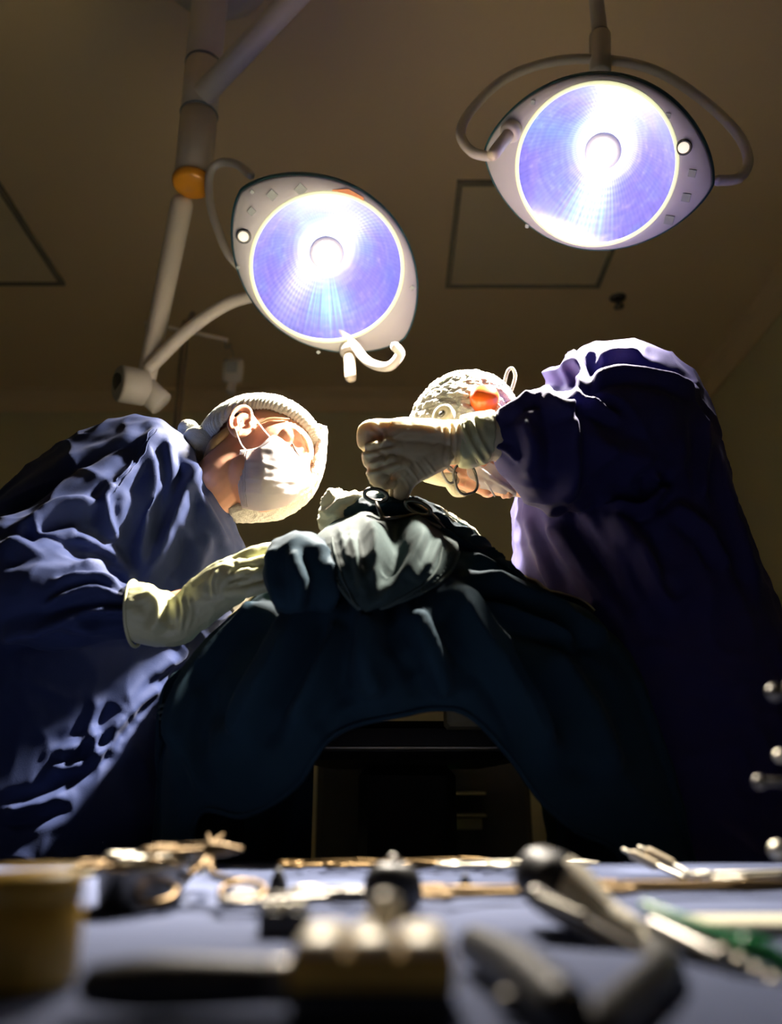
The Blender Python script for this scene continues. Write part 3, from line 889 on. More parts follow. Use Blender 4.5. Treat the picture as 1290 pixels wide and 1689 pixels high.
# pale gauze added behind the clamps to bounce lamp light onto the fist
V, F = remesh([loft([sec((566, 862), (566, 838), 1.56, .09, .13), sec((600, 866), (600, 836), 1.56, .10, .15), (sec((650, 868), (650, 838), 1.56, .10, .16)), sec((710, 880), (710, 856), 1.56, .10, .16), sec((765, 905), (765, 885), 1.56, .09, .13), sec((800, 925), (800, 912), 1.56, .06, .09)], 40)], .004, 3)
V = fold(V, F, [], wrinkle=.004, wscale=(30, 30, 30), seed=31)
tag(mk('bounce_gauze', (V, F), 'gauze'), 'added pale gauze behind the clamps, bouncing lamp light onto the fist', 'gauze')
V, F = remesh([loft([sec((690, 838), (705, 846), 1.47, .02, .03), sec((715, 842), (716, 860), 1.455, .03, .03), sec((748, 862), (742, 882), 1.45, .03, .03), sec((775, 885), (768, 902), 1.45, .03, .03), sec((786, 898), (780, 910), 1.45, .015, .02)], 30)], .003, 2)
V = fold(V, F, [([(700, 843), (745, 868), (785, 900)], 4, .003)], wrinkle=.0035, wscale=(40, 40, 40), seed=14)
tag(mk('gauze_pad', (V, F), 'gauze'), 'long cream folded gauze strip at the right of the operating field', 'gauze')

# ------------------------------------------------------------------ people
def head_shells(M, o, s=1.0, nose=1.0):
    """head in its own frame: x forward, y to the person's left, z up; origin between the ears"""
    S = []
    def el(c, ax, m=None): S.append(ellipsoid(c, ax, m, 28, 20))
    el((-.012, 0, .040), (.100, .077, .088))
    el((.040, 0, .015), (.060, .066, .075))
    el((.046, 0, -.040), (.050, .058, .060))
    el((.058, 0, -.085), (.036, .036, .030))
    el((.020, 0, -.060), (.045, .058, .045))
    for sy in (-1, 1):
        el((.074, sy * .030, .032), (.022, .032, .011))          # brow ridge
        el((.073, sy * .031, .008), (.017, .019, .014))          # lid
        el((.068, sy * .034, .020), (.019, .031, .022))           # fills the orbit
        el((.060, sy * .046, -.018), (.026, .020, .020))         # cheek bone
        # ear
        A = rotz(-sy * R(32)) @ roty(R(-12)) * 1.18
        S.append(xform(ellipsoid((0, 0, 0), (.016, .006, .028)), A, (-.004, sy * .081, .002)))
        S.append(xform(torus((0, 0, 0), .021, .0045, rotx(R(90)) , 26, 8), A @ np.diag([.72, 1, 1.30]), (-.009, sy * .089, .003)))
        S.append(xform(tube([(.004, 0, .012), (-.005, 0, .0), (.002, 0, -.016)], .003, 8), A, (-.009, sy * .090, .003)))
        S.append(xform(ellipsoid((0, 0, 0), (.008, .006, .010)), A, (.000, sy * .086, -.027)))
        S.append(xform(ellipsoid((0, 0, 0), (.004, .004, .006)), A, (.010, sy * .084, .000)))
    S.append(tube([(.092, 0, .022), (.092 + .012 * nose, 0, .000), (.094 + .022 * nose, 0, -.024)], [.010, .0115, .014], 14))
    for sy in (-1, 1):
        el((.084 + .02 * nose, sy * .012, -.026), (.010, .008, .008))
    el((.092, 0, -.056), (.012, .024, .007)); el((.091, 0, -.066), (.011, .021, .007))
    return [xform((V * s, F), M, o) for V, F in S]

def head_carve(V, F, M, o, s=1.0):
    """eye hollows and the line between the lids"""
    N = vnormals(V, F)
    L = ((V - o) @ M) / s
    d = np.zeros(len(V))
    for sy in (-1, 1):
        e = (L - (.088, sy * .033, .012)) / (.03, .020, .009)
        d -= .0025 * np.exp(-(e ** 2).sum(1))
        e = (L - (.100, sy * .016, .014)) / (.012, .006, .012)
        d -= .004 * np.exp(-(e ** 2).sum(1))
        e = (L - (.094, sy * .031, .004)) / (.02, .020, .0016)
        d -= .0018 * np.exp(-(e ** 2).sum(1))
        e = (L - (.0, sy * .086, .002)) / (.006, .02, .008)
        d -= .005 * np.exp(-(e ** 2).sum(1))
    return V + N * d[:, None]

def capsule(a, b, r0, r1=None, seg=14):
    return tube([a, b], [r0, r0 if r1 is None else r1], seg, n=10)

def cap_shell(M, o, c, ax, rim, ribs, nphi=520, ns=60, amp=.005, noise=.002, tuck=.12):
    """bouffant cap: puffed ellipsoid shell from the crown to a gathered rim; the rim's polar angle depends on the azimuth"""
    V = np.zeros((ns, nphi, 3))
    ph = np.linspace(0, 2 * math.pi, nphi, endpoint=False)
    ra = np.interp(np.abs((ph + math.pi) % (2 * math.pi) - math.pi), *zip(*rim))
    for i in range(ns):
        s_ = 0.02 + .98 * i / (ns - 1)
        th = ra * s_
        D = np.stack([np.sin(th) * np.cos(ph), np.sin(th) * np.sin(ph), np.cos(th)], 1)
        g = amp * (.25 + .75 * math.exp(-((s_ - .86) / .16) ** 2)) * np.abs(np.sin(ph * ribs / 2 + 1.5 * np.sin(ph * 5) + 1.2 * s_ * np.sin(ph * 9)))
        n = noise * (pnoise(D * 9 + 3) + .6 * pnoise(D * 21 + 8))
        f = 1 - tuck * max(0, (s_ - .90) / .10) ** 2
        V[i] = D * f * (np.asarray(ax) + (g + n)[:, None]) + c
    inner = (V[::-1] - c) * .97 + c
    V2, F2 = rings_mesh(np.concatenate([V, inner[:-2]], 0), cap=True)
    return xform((V2, F2), M, o)

# ---- the woman in the cap, left
WB = Q(60, 1420, 1.72)
woman = thing('person', 'person in white bouffant cap and face mask bending over from the left', 'person', (WB[0], WB[1], 0))
WM = rotz(R(-20)) @ roty(R(15)) @ rotx(R(-30))
WS = 0.97
ear = Q(402, 699, 1.60)
WO = ear - WM @ np.array([-.004, -.082, .002]) * WS
def wl(x, y, z): return WO + WM @ (np.array([x, y, z]) * WS)
neck_base = Q(318, 835, 1.70)
fine = head_shells(WM, WO, WS, .65) + [tube([wl(-.028, 0, -.01), wl(-.035, 0, -.075), neck_base, neck_base + (-.05, 0, -.06)], [.058, .054, .062, .085], 24, n=30)]
V1, F1 = remesh(fine, .0022, 3)
V1 = head_carve(V1, F1, WM, WO, WS)
sh_n, sh_f = Q(240, 790, 1.62), Q(280, 800, 1.92)
el_n, wr_n = Q(22, 955, 1.46), Q(262, 1014, 1.40)
hipc = np.array([Q(70, 1400, 1.72)[0], 1.72 * K, .84])
coarse = [loft([wsec(hipc[0], hipc[1], .80, .12, .10, .11), wsec(hipc[0] + .0, hipc[1], .95, .11, .09, .10), sec((30, 900), (250, 1010), 1.72, .10, .12), sec((140, 800), (330, 930), 1.72, .12, .13), sec((250, 760), (350, 860), 1.72, .11, .12), sec((290, 780), (345, 850), 1.72, .05, .05)], 40),
          tube([sh_n, el_n, wr_n], [.05, .042, .024], 16), capsule(wr_n, Q(350, 980, 1.40), .028, .02),
          tube([sh_f, sh_f + (-.05, .05, -.25), sh_f + (.08, .04, -.42)], [.05, .042, .03], 16)]
for dy in (-.075, .075):
    hp = hipc + (0, dy, 0)
    coarse += [tube([hp, (hp[0] + .02, hp[1], .46), (hp[0], hp[1], .09)], [.07, .06, .042], 16),
               tube([(hp[0] - .05, hp[1], .045), (hp[0] + .06, hp[1], .04), (hp[0] + .16, hp[1], .03)], [.04, .042, .03], 12)]
V2, F2 = remesh(coarse, .008, 4)
mk('body', join([(V1, F1), (V2, F2)]), 'skin', woman)

torso = loft([sec((322, 742), (382, 852), 1.70, .055, .07), sec((300, 722), (392, 880), 1.70, .09, .11), sec((262, 700), (405, 918), 1.71, .13, .16), sec((190, 706), (402, 965), 1.72, .15, .18),
              sec((80, 763), (375, 1010), 1.72, .16, .18), sec((0, 836), (335, 1060), 1.72, .16, .18), sec((-80, 930), (300, 1110), 1.72, .16, .18), sec((-125, 1060), (292, 1190), 1.72, .16, .18),
              sec((-140, 1220), (284, 1290), 1.72, .17, .19), sec((-145, 1420), (276, 1420), 1.72, .18, .20), wsec(hipc[0] - .01, hipc[1], .45, .21, .19, .21), wsec(hipc[0] - .01, hipc[1], .28, .22, .20, .22)], 90)
sleeve = tube([Q(268, 770, 1.62), Q(205, 815, 1.575), Q(110, 885, 1.52), Q(20, 955, 1.47), Q(75, 985, 1.43), Q(150, 1000, 1.405), Q(205, 1010, 1.40), Q(240, 1013, 1.40)],
              [.052, .070, .078, .080, .076, .060, .040, .030], 24, n=60)
fsleeve = tube([sh_f, sh_f + (-.06, .05, -.25), sh_f + (.08, .04, -.42)], [.07, .075, .05], 18, n=30)
V, F = remesh([torso, sleeve, fsleeve], .0045, 5)
wr = [([(262, 702), (232, 755), (192, 800)], 11, .007),
      ([(255, 735), (252, 800), (240, 880), (228, 950)], 12, .012), ([(190, 800), (172, 830), (185, 890)], 9, .010), ([(320, 775), (290, 850), (262, 920), (240, 960)], 13, .014),
      ([(170, 830), (100, 835), (20, 880)], 11, .010), ([(60, 862), (70, 882), (130, 872)], 8, .009), ([(0, 905), (70, 895), (150, 890)], 11, .010),
      ([(120, 885), (180, 910), (225, 960)], 8, .008), ([(130, 930), (180, 935), (225, 970)], 6, .007), ([(90, 960), (160, 950), (222, 980)], 6, .007), ([(70, 1000), (150, 970), (215, 990)], 6, .006), ([(60, 1040), (140, 1010), (215, 1010)], 7, .008),
      ([(0, 1050), (90, 1030), (170, 1040)], 12, .010), ([(312, 750), (325, 800), (345, 850), (380, 905)], 8, .007), ([(300, 860), (320, 905), (318, 945)], 8, .006), ([(345, 880), (330, 930), (300, 970)], 12, .010),
      ([(275, 720), (283, 780), (270, 840)], 9, .009), ([(0, 835), (90, 775), (200, 730), (250, 720)], 14, .006), ([(200, 1000), (218, 1030), (215, 1055)], 6, .006),
      ([(290, 1075), (240, 1120), (180, 1180)], 14, .012), ([(270, 1130), (220, 1170), (170, 1230)], 11, .011), ([(200, 1180), (150, 1220), (90, 1250)], 11, .012), ([(190, 1225), (130, 1260), (80, 1270)], 9, .011),
      ([(110, 1310), (60, 1330), (10, 1340)], 10, .012), ([(165, 1150), (150, 1200), (160, 1260)], 10, .008)]
V = fold(V, F, wr, wrinkle=.0045, wscale=(12, 12, 12), seed=5.5)
gown = mk('gown', (V, F), 'gown_navy', woman)
N_ = vnormals(V, F)
uvp = project(V)
def on_surface(V, N, uv, pts, front=True, lift=.001):
    out = []
    for p in pts:
        dd = np.linalg.norm(uv - p, axis=1)
        m = np.where((dd < 7) & (N[:, 1] < .2))[0]
        if len(m) == 0: m = np.array([int(np.argmin(dd))])
        k = m[np.argmin(V[m, 1])]
        out.append(V[k] + N[k] * lift)
    return np.array(out)
for pl in ([(263, 704), (240, 745), (215, 785), (194, 812)], [(248, 703), (222, 748), (196, 790)]):
    q = on_surface(V, N_, uvp, catmull(pl, 14))
    mk('seam', tube(q, .0012, 6, n=40), 'gown_navy', gown)

# glove and hand of the near arm
hand = [loft([sec((220, 1060), (221, 964), 1.40, .046, .046), sec((226, 1062), (228, 962), 1.40, .048, .048), sec((248, 1066), (250, 964), 1.40, .047, .047), sec((278, 1066), (278, 974), 1.40, .042, .042), sec((308, 1058), (302, 984), 1.395, .035, .035), sec((336, 1036), (318, 978), 1.39, .03, .03)], 40),
        tube([Q(320, 1004, 1.39), Q(350, 978, 1.38), Q(385, 956, 1.37), Q(402, 946, 1.365)], [.030, .031, .030, .022], 20, n=24, flat=1.12),
        tube([Q(380, 932, 1.375), Q(412, 916, 1.365), Q(436, 907, 1.37), Q(458, 905, 1.385)], [.0125, .0105, .0095, .009], 12, n=24),
        tube([Q(388, 943, 1.36), Q(420, 932, 1.345), Q(447, 924, 1.345), Q(468, 924, 1.36)], [.0125, .0105, .0095, .009], 12, n=24),
        tube([Q(388, 957, 1.35), Q(420, 950, 1.333), Q(446, 944, 1.335), Q(468, 944, 1.345)], [.0125, .0105, .0095, .009], 12, n=24),
        tube([Q(380, 974, 1.35), Q(412, 974, 1.335), Q(438, 968, 1.33), Q(455, 968, 1.335)], [.012, .010, .009, .0085], 12, n=24),
        tube([Q(345, 965, 1.40), Q(372, 944, 1.42), Q(398, 930, 1.43), Q(420, 924, 1.44)], [.014, .013, .011, .010], 12, n=24)]
V, F = remesh(hand, .0019, 2)
V = fold(V, F, [([(352, 985), (350, 960), (360, 940)], 3, .0015), ([(300, 985), (303, 1010), (298, 1040)], 3, .0025), ([(312, 985), (316, 1010), (310, 1035)], 3, .0015), ([(240, 975), (262, 1005), (250, 1045)], 10, .005),
                ([(280, 985), (275, 1010), (285, 1040)], 7, -.004), ([(385, 950), (400, 942), (415, 938)], 3, .002), ([(375, 965), (395, 960), (415, 957)], 3, .002)], wrinkle=.0012, wscale=(40, 40, 40), seed=2)
gl = mk('glove', (V, F), 'glove_green', woman, label='pale greenish latex glove')
q = [Q(224, 1012, 1.40) + .0425 * np.array([0, math.cos(a), math.sin(a)]) for a in np.linspace(0, 2 * math.pi, 24, endpoint=False)]
mk('cuff_bead', torus(Q(222, 1012, 1.40), .0465, .0025, roty(R(86)), 36, 8), 'glove_green', gl)

# cap, ear loops, mask, hair, brow
cap = cap_shell(WM, WO, np.array([-.018, 0, .040]) * 1, (.116, .092, .100), [(0, R(72)), (.6, R(74)), (1.2, R(80)), (1.5, R(88)), (1.75, R(100)), (2.1, R(122)), (math.pi, R(130))], 84)
bunv, bunf = ellipsoid((0, 0, 0), (.040, .042, .036), None, 60, 30)
bd = bunv / np.linalg.norm(bunv, axis=1)[:, None]
bunv = bunv * (1 + .07 * np.abs(np.sin(np.arctan2(bd[:, 1], bd[:, 2]) * 12)))[:, None]
bun1 = xform((bunv, bunf), WM, wl(-.112, -.02, -.012))
bunk = xform((bunv * .5, bunf), WM, wl(-.150, -.04, .012))
mk('bouffant_cap', join([cap, bun1, bunk]), 'cap_white', woman, label='white pleated bouffant cap')
under = loft([sec((520, 700), (540, 705), 1.70, .01, .04, n=20), sec((515, 760), (534, 765), 1.70, .02, .05, n=20), sec((495, 805), (512, 812), 1.70, .03, .05, n=20), sec((455, 828), (468, 846), 1.69, .04, .05, n=20), sec((415, 832), (420, 854), 1.685, .04, .05, n=20), sec((382, 838), (380, 854), 1.68, .03, .05, n=20)], 40)
V, F = remesh([under], .003, 2)
V = fold(V, F, [], wrinkle=.002, wscale=(60, 60, 60))
mk('chin_net', (V, F), 'cap_net', woman, label='grey netting of the cap passing under the mask')
mnet = [[(396, 742, 1.60), (424, 738, 1.575), (452, 718, 1.585), (482, 740, 1.605), (512, 778, 1.655), (505, 790, 1.72)],
        [(392, 775, 1.595), (424, 775, 1.555), (458, 762, 1.555), (488, 778, 1.585), (515, 789, 1.645), (508, 800, 1.72)],
        [(393, 810, 1.60), (424, 812, 1.555), (455, 806, 1.555), (484, 808, 1.59), (506, 803, 1.645), (500, 808, 1.72)],
        [(399, 838, 1.625), (424, 843, 1.60), (448, 841, 1.595), (474, 833, 1.62), (494, 817, 1.66), (490, 815, 1.72)]]
G = patch(mnet, 70, 90)
mr = [([(398, 765), (440, 765), (500, 785)], 3, .0006), ([(395, 790), (440, 792), (505, 795)], 3, .0006), ([(396, 812), (440, 815), (490, 815)], 3, .0006),
      ([(430, 745), (436, 775), (432, 810)], 5, .0006), ([(450, 740), (470, 775), (490, 800)], 5, .0006), ([(425, 742), (440, 740), (462, 742)], 4, .0006), ([(470, 750), (465, 785), (450, 815)], 6, -.0006)]
G = fold_grid(G, mr, wrinkle=.0003, wscale=(35, 35, 35), seed=8)
mask = mk('face_mask', sheet(G, .0015), 'mask_white', woman, label='pale pleated surgical mask')
for k in range(4):
    mk('mask_seam', tube([G[i, 2 + 2 * k] - np.array([0, .0006, 0]) for i in range(4, 66, 3)], .0007, 6, n=40), 'mask_white', mask)
mk('ear_loop', tube([wl(.004, -.092, .022), Q(432, 705, 1.56), Q(448, 724, 1.575)], .0011, 8, n=16), 'mask_white', mask)
mk('ear_loop', tube([wl(.000, -.094, -.028), Q(398, 733, 1.575), Q(408, 744, 1.585)], .0011, 8, n=16), 'mask_white', mask)
# closed eye: dark lash line and brow on the near side
def on_head(pts, lift=.0015):
    out = []
    L = ((V1 - WO) @ WM) / WS
    for x, y, z in pts:
        dd = np.abs(L[:, 1] - y) + np.abs(L[:, 2] - z)
        m = np.where((np.hypot(L[:, 1] - y, L[:, 2] - z) < .004) & (L[:, 0] > .02))[0]
        k = m[np.argmax(L[m, 0])] if len(m) else int(np.argmin(dd))
        out.append(V1[k] + WM @ np.array([1, -.3, 0]) * lift)
    return out
for sy in (-1, 1):
    mk('eyelashes', tube(on_head([(0, sy * .016, .004), (0, sy * .026, .001), (0, sy * .036, .001), (0, sy * .046, .004)]), .0016, 6, n=20), 'lip_dark', woman)
    mk('eyebrow', tube(on_head([(0, sy * .014, .030), (0, sy * .028, .036), (0, sy * .042, .034), (0, sy * .050, .028)], .000), [.002, .003, .0028, .0015], 8, n=20, flat=1.0), 'brow_hair', woman)
mk('temple_hair', tube([wl(.056, -.060, .056), wl(.044, -.068, .044), wl(.028, -.0745, .030), wl(.018, -.0765, .010)], [.001, .0026, .003, .0012], 12, n=24), 'hair', woman)
mk('nape_hair', tube([wl(-.040, -.066, .004), wl(-.056, -.056, -.030), wl(-.066, -.040, -.055)], [.006, .010, .006], 12, n=20), 'hair', woman)

# ---- the surgeon on the right
SB = Q(1140, 1420, 1.70)
surgeon = thing('person', 'person in dark gown bending down from the right, gloved arm stretched out', 'person', (SB[0], SB[1], 0))
SM = rotz(R(180 + 25)) @ roty(R(70)) @ rotx(R(35))
SS = 0.96
SO = Q(769, 789, 1.56) - SM @ np.array([.102, .032, .008]) * SS
def sl(x, y, z): return SO + SM @ (np.array([x, y, z]) * SS)
nb = Q(880, 745, 1.70)
V1s, F1s = remesh(head_shells(SM, SO, SS, .1) + [tube([sl(-.03, 0, -.01), sl(-.035, 0, -.08), nb, nb + (.08, 0, -.02)], [.06, .058, .065, .09], 24, n=30)], .003, 3)
V1s = head_carve(V1s, F1s, SM, SO, SS)
hs = np.array([Q(1140, 1400, 1.70)[0], 1.70 * K, .86])
sn_, sf_ = Q(1060, 725, 1.58), Q(1000, 700, 1.88)
coarse = [loft([wsec(hs[0], hs[1], .80, .12, .10, .11), wsec(hs[0], hs[1], .95, .11, .09, .10), sec((930, 1010), (1170, 900), 1.70, .10, .12), sec((890, 850), (1080, 700), 1.70, .12, .13), sec((880, 790), (980, 640), 1.70, .10, .11), sec((870, 770), (900, 700), 1.70, .05, .06)], 40),
          tube([sn_, Q(940, 770, 1.50), Q(800, 728, 1.42), Q(740, 730, 1.40)], [.05, .040, .024, .022], 16),
          tube([sf_, sf_ + (.04, .05, -.26), sf_ + (-.08, .03, -.42)], [.05, .042, .03], 16)]
for dy in (-.075, .075):
    hp = hs + (0, dy, 0)
    coarse += [tube([hp, (hp[0] - .02, hp[1], .46), (hp[0], hp[1], .09)], [.07, .062, .045], 16),
               tube([(hp[0] + .05, hp[1], .045), (hp[0] - .06, hp[1], .04), (hp[0] - .17, hp[1], .03)], [.042, .045, .03], 12)]
V2, F2 = remesh(coarse, .008, 4)
mk('body', join([(V1s, F1s), (V2, F2)]), 'skin', surgeon)
torso = loft([sec((862, 800), (893, 650), 1.70, .05, .07), sec((850, 820), (925, 598), 1.71, .08, .12), sec((849, 850), (985, 574), 1.71, .12, .17), sec((850, 900), (1060, 582), 1.71, .15, .19),
              sec((852, 960), (1122, 618), 1.71, .16, .19), sec((858, 1010), (1156, 672), 1.71, .17, .19), sec((868, 1070), (1188, 770), 1.70, .17, .19), sec((885, 1150), (1218, 865), 1.70, .17, .19),
              sec((905, 1230), (1256, 975), 1.70, .17, .19), sec((925, 1320), (1300, 1100), 1.70, .18, .2), sec((938, 1400), (1335, 1260), 1.70, .18, .2), sec((940, 1450), (1348, 1430), 1.70, .19, .2),
              wsec(hs[0] + .01, hs[1], .45, .21, .2, .21), wsec(hs[0] + .01, hs[1], .28, .22, .2, .21)], 100)
sleeve = loft([sec((1135, 828), (1158, 660), 1.62, .05, .10), sec((1105, 832), (1110, 632), 1.585, .085, .10), sec((1050, 830), (1060, 613), 1.55, .095, .11), sec((985, 832), (990, 620), 1.52, .10, .11), sec((935, 846), (938, 648), 1.48, .09, .10),
               sec((885, 832), (887, 645), 1.455, .085, .085), sec((848, 800), (852, 664), 1.435, .065, .065), sec((820, 762), (824, 684), 1.425, .042, .042), sec((814, 752), (816, 690), 1.42, .034, .034)], 70)
fsl = tube([sf_, sf_ + (.04, .05, -.26), sf_ + (-.08, .03, -.42)], [.08, .08, .055], 18, n=30)
V, F = remesh([torso, sleeve, fsl], .0045, 4)
srd = [([(822, 690), (850, 672), (880, 648)], 6, .008), ([(905, 655), (935, 690), (945, 760), (935, 820)], 13, .012), ([(895, 650), (925, 680), (955, 660)], 7, .008), ([(940, 640), (985, 670), (1025, 690)], 7, .009),
       ([(960, 635), (1010, 615), (1080, 620), (1145, 645)], 7, .010), ([(900, 625), (930, 610), (960, 600)], 8, .012), ([(945, 590), (960, 615), (955, 640)], 8, .014), ([(985, 600), (1010, 585), (1060, 590)], 7, .010), ([(930, 630), (945, 600), (990, 578)], 6, .009),
       ([(818, 735), (835, 745), (850, 765)], 5, .005), ([(1000, 828), (1060, 835), (1110, 800)], 8, .012), ([(1080, 780), (1085, 810), (1075, 835)], 8, .010), ([(1155, 680), (1162, 740), (1158, 820)], 7, .008),
       ([(905, 860), (950, 930), (1000, 1010)], 15, .015), ([(930, 850), (990, 920), (1030, 1000)], 13, -.010), ([(1010, 835), (1040, 890), (1090, 960)], 15, .012), ([(870, 850), (890, 920), (920, 985)], 9, .008),
       ([(1110, 835), (1160, 870), (1200, 940)], 10, .010), ([(1170, 700), (1200, 820), (1250, 980)], 10, .008), ([(985, 930), (1020, 1000), (1040, 1080)], 14, .009), ([(1060, 880), (1080, 960), (1110, 1000)], 10, .007),
       ([(960, 700), (1000, 740), (1080, 760)], 18, .008), ([(860, 690), (880, 740), (870, 790)], 14, .008)]
V = fold(V, F, srd, wrinkle=.005, wscale=(12, 12, 12), seed=15.5)
mk('gown', (V, F), 'gown_violet', surgeon)
# gloved fist holding the probe
hand = [tube([Q(814, 722, 1.42), Q(800, 722, 1.42), Q(770, 728, 1.415), Q(735, 730, 1.41), Q(712, 732, 1.405)], [.036, .0385, .036, .0345, .036], 24, n=30),
        tube([Q(722, 730, 1.405), Q(690, 728, 1.40), Q(655, 726, 1.395), Q(640, 726, 1.395)], [.036, .036, .034, .026], 20, n=24, flat=1.0),
        tube([Q(660, 752, 1.40), Q(690, 755, 1.40), Q(720, 745, 1.40)], [.036, .036, .028], 18, n=20),
        # little, ring, middle and index finger, curled
        tube([Q(655, 709, 1.385), Q(615, 708, 1.375), Q(604, 716, 1.375), Q(607, 733, 1.38), Q(622, 738, 1.39)], [.0165, .0155, .0145, .0135, .012], 14, n=34),
        tube([Q(660, 742, 1.375), Q(625, 742, 1.365), Q(613, 750, 1.365), Q(616, 764, 1.37), Q(632, 770, 1.385)], [.0165, .0150, .0140, .013, .012], 14, n=34),
        tube([Q(668, 772, 1.375), Q(634, 768, 1.365), Q(620, 778, 1.365), Q(626, 792, 1.37), Q(642, 795, 1.38)], [.0165, .0150, .0140, .013, .011], 14, n=34),
        tube([Q(672, 765, 1.42), Q(640, 772, 1.43), Q(628, 790, 1.43), Q(640, 806, 1.42)], [.016, .014, .013, .011], 14, n=34),
        # thumb
        tube([Q(722, 752, 1.39), Q(695, 770, 1.385), Q(672, 790, 1.385), Q(662, 816, 1.39)], [.024, .020, .0155, .0125], 16, n=30)]
V, F = remesh(hand, .0019, 2)
V = fold(V, F, [([(672, 770), (682, 782), (690, 795)], 2, .0012), ([(684, 762), (694, 775), (704, 788)], 2, .0012), ([(660, 780), (668, 792), (676, 806)], 2, .001), ([(698, 755), (708, 768), (718, 780)], 2, .001),
                ([(738, 700), (742, 735), (736, 768)], 3, .0018), ([(748, 698), (752, 730), (748, 765)], 3, .0015), ([(760, 700), (775, 740), (800, 780)], 3, .0025), ([(596, 744), (622, 740), (650, 732)], 3.5, -.0035), ([(606, 774), (630, 770), (655, 758)], 3.5, -.0035), ([(612, 702), (630, 720), (618, 742)], 3, -.002), ([(622, 742), (636, 755), (624, 772)], 3, -.002), ([(640, 800), (650, 785), (668, 772)], 4, -.004)], wrinkle=.0010, wscale=(40, 40, 40), seed=22)
gl = mk('glove', (V, F), 'glove_latex', surgeon, label='cream latex glove closed around a thin probe')
cu = loft([sec((758, 768), (757, 690), 1.412, .0345, .0345), sec((775, 770), (772, 686), 1.414, .038, .038), sec((800, 762), (800, 682), 1.417, .0395, .0395), sec((813, 757), (814, 681), 1.42, .0395, .0395)], 24)
V, F = remesh([cu], .003, 2)
V = fold(V, F, [([(762, 700), (778, 735), (800, 765)], 4, .003), ([(775, 690), (790, 725), (808, 755)], 4, .003)], wrinkle=.0015, wscale=(40, 40, 40), seed=2)
mk('glove_cuff', (V, F), 'glove_green', gl)
# his cap, mask, glasses, tie
cap = cap_shell(SM, SO, np.array([-.016, 0, .045]), (.112, .094, .098), [(0, R(66)), (.8, R(74)), (1.57, R(128)), (2.2, R(150)), (math.pi, R(156))], 14, amp=.004, noise=.006, tuck=.06)
cp = mk('surgical_cap', cap, 'cap_white', surgeon, label='white tie-back cap')
mk('cap_tie', tube([Q(828, 660, 1.60), Q(832, 632, 1.60), Q(838, 612, 1.60), Q(845, 608, 1.60), Q(850, 620, 1.60), Q(845, 640, 1.60), Q(836, 662, 1.60)], .0032, 8, n=40), 'cap_white', cp)
kn = lathe([(.024, -.012), (.0245, .003), (.022, .010), (.016, .0145), (.008, .0165), (.001, .017)], 28)
mk('headband_knob', xform(kn, frame_from(nrm((-.1, -.8, .35)), (1, .3), Q(799, 656, 1.52)), Q(799, 656, 1.50)), 'red_plastic', surgeon, label='shiny red round knob on the cap')
kn = lathe([(.019, -.008), (.019, .003), (.017, .006), (.006, .006), (.005, .002), (.001, .002)], 28)
hub = mk('headband_hub', xform(kn, frame_from(nrm((-.5, -.8, .2)), (1, .3), Q(731, 684, 1.53)), Q(731, 684, 1.50)), 'gauze', surgeon)
mk('hub_hole', xform(lathe([(.005, .0), (.005, .0075), (.001, .0078)], 14), frame_from(nrm((-.5, -.8, .2)), (1, .3), Q(731, 684, 1.53)), Q(731, 686, 1.50)), 'black_rubber', hub)
mnet = [[(768, 758, 1.56), (800, 752, 1.55), (835, 752, 1.56), (862, 760, 1.60)],
        [(772, 785, 1.53), (800, 778, 1.52), (832, 780, 1.53), (862, 790, 1.58)],
        [(790, 798, 1.545), (808, 798, 1.535), (832, 806, 1.545), (860, 812, 1.59)],
        [(790, 806, 1.60), (812, 812, 1.60), (835, 818, 1.60), (862, 820, 1.62)],
        [(780, 800, 1.68), (805, 808, 1.68), (835, 815, 1.68), (862, 818, 1.68)]]
G = patch(mnet, 40, 40)
G = fold_grid(G, [([(785, 770), (815, 790), (850, 810)], 4, .004), ([(800, 760), (830, 785), (860, 800)], 4, .004)], wrinkle=.002, wscale=(35, 35, 35))
sm_ = mk('face_mask', sheet(G, .0015), 'mask_white', surgeon)
mk('mask_tie', tube([Q(800, 795, 1.53), Q(808, 806, 1.525), Q(816, 818, 1.525)], .0016, 8, n=16), 'mask_white', sm_)
# glasses: near lens rim, far lens rim, bridge, temple
def rim(c, w, h, Y, tilt, name):
    pts = []
    for a in np.linspace(0, 2 * math.pi, 28, endpoint=False):
        ca, sa = math.cos(a), math.sin(a)
        x = w * np.sign(ca) * abs(ca) ** .7; y = h * np.sign(sa) * abs(sa) ** .7
        X = x * math.cos(tilt) - y * math.sin(tilt); Z = x * math.sin(tilt) + y * math.cos(tilt)
        pts.append(Q(c[0] + X, c[1] + Z, Y + .00035 * X))
    pts.append(pts[0])
    return pts
gs = mk('glasses', join([tube(rim((768, 790), 18, 25, 1.49, R(-14), ''), .0022, 8, n=90), tube(rim((741, 783), 9, 14, 1.55, R(-30), ''), .0022, 8, n=60),
                         tube([Q(752, 780, 1.495), Q(749, 786, 1.52), Q(748, 792, 1.55)], .002, 8, n=12), tube([Q(765, 766, 1.49), Q(790, 745, 1.50), Q(820, 725, 1.54)], .0022, 8, n=16),
                         tube([Q(752, 780, 1.495), Q(742, 776, 1.52), Q(734, 766, 1.56)], .002, 8, n=12)]), 'black_rubber', surgeon, label='black-framed glasses')
rp = np.array(rim((768, 790), 17.5, 24.5, 1.491, R(-14), ''))[:-1]
mk('lens', rings_mesh(np.array([rp, rp + (0, .001, 0)])), 'lens_glass', gs)
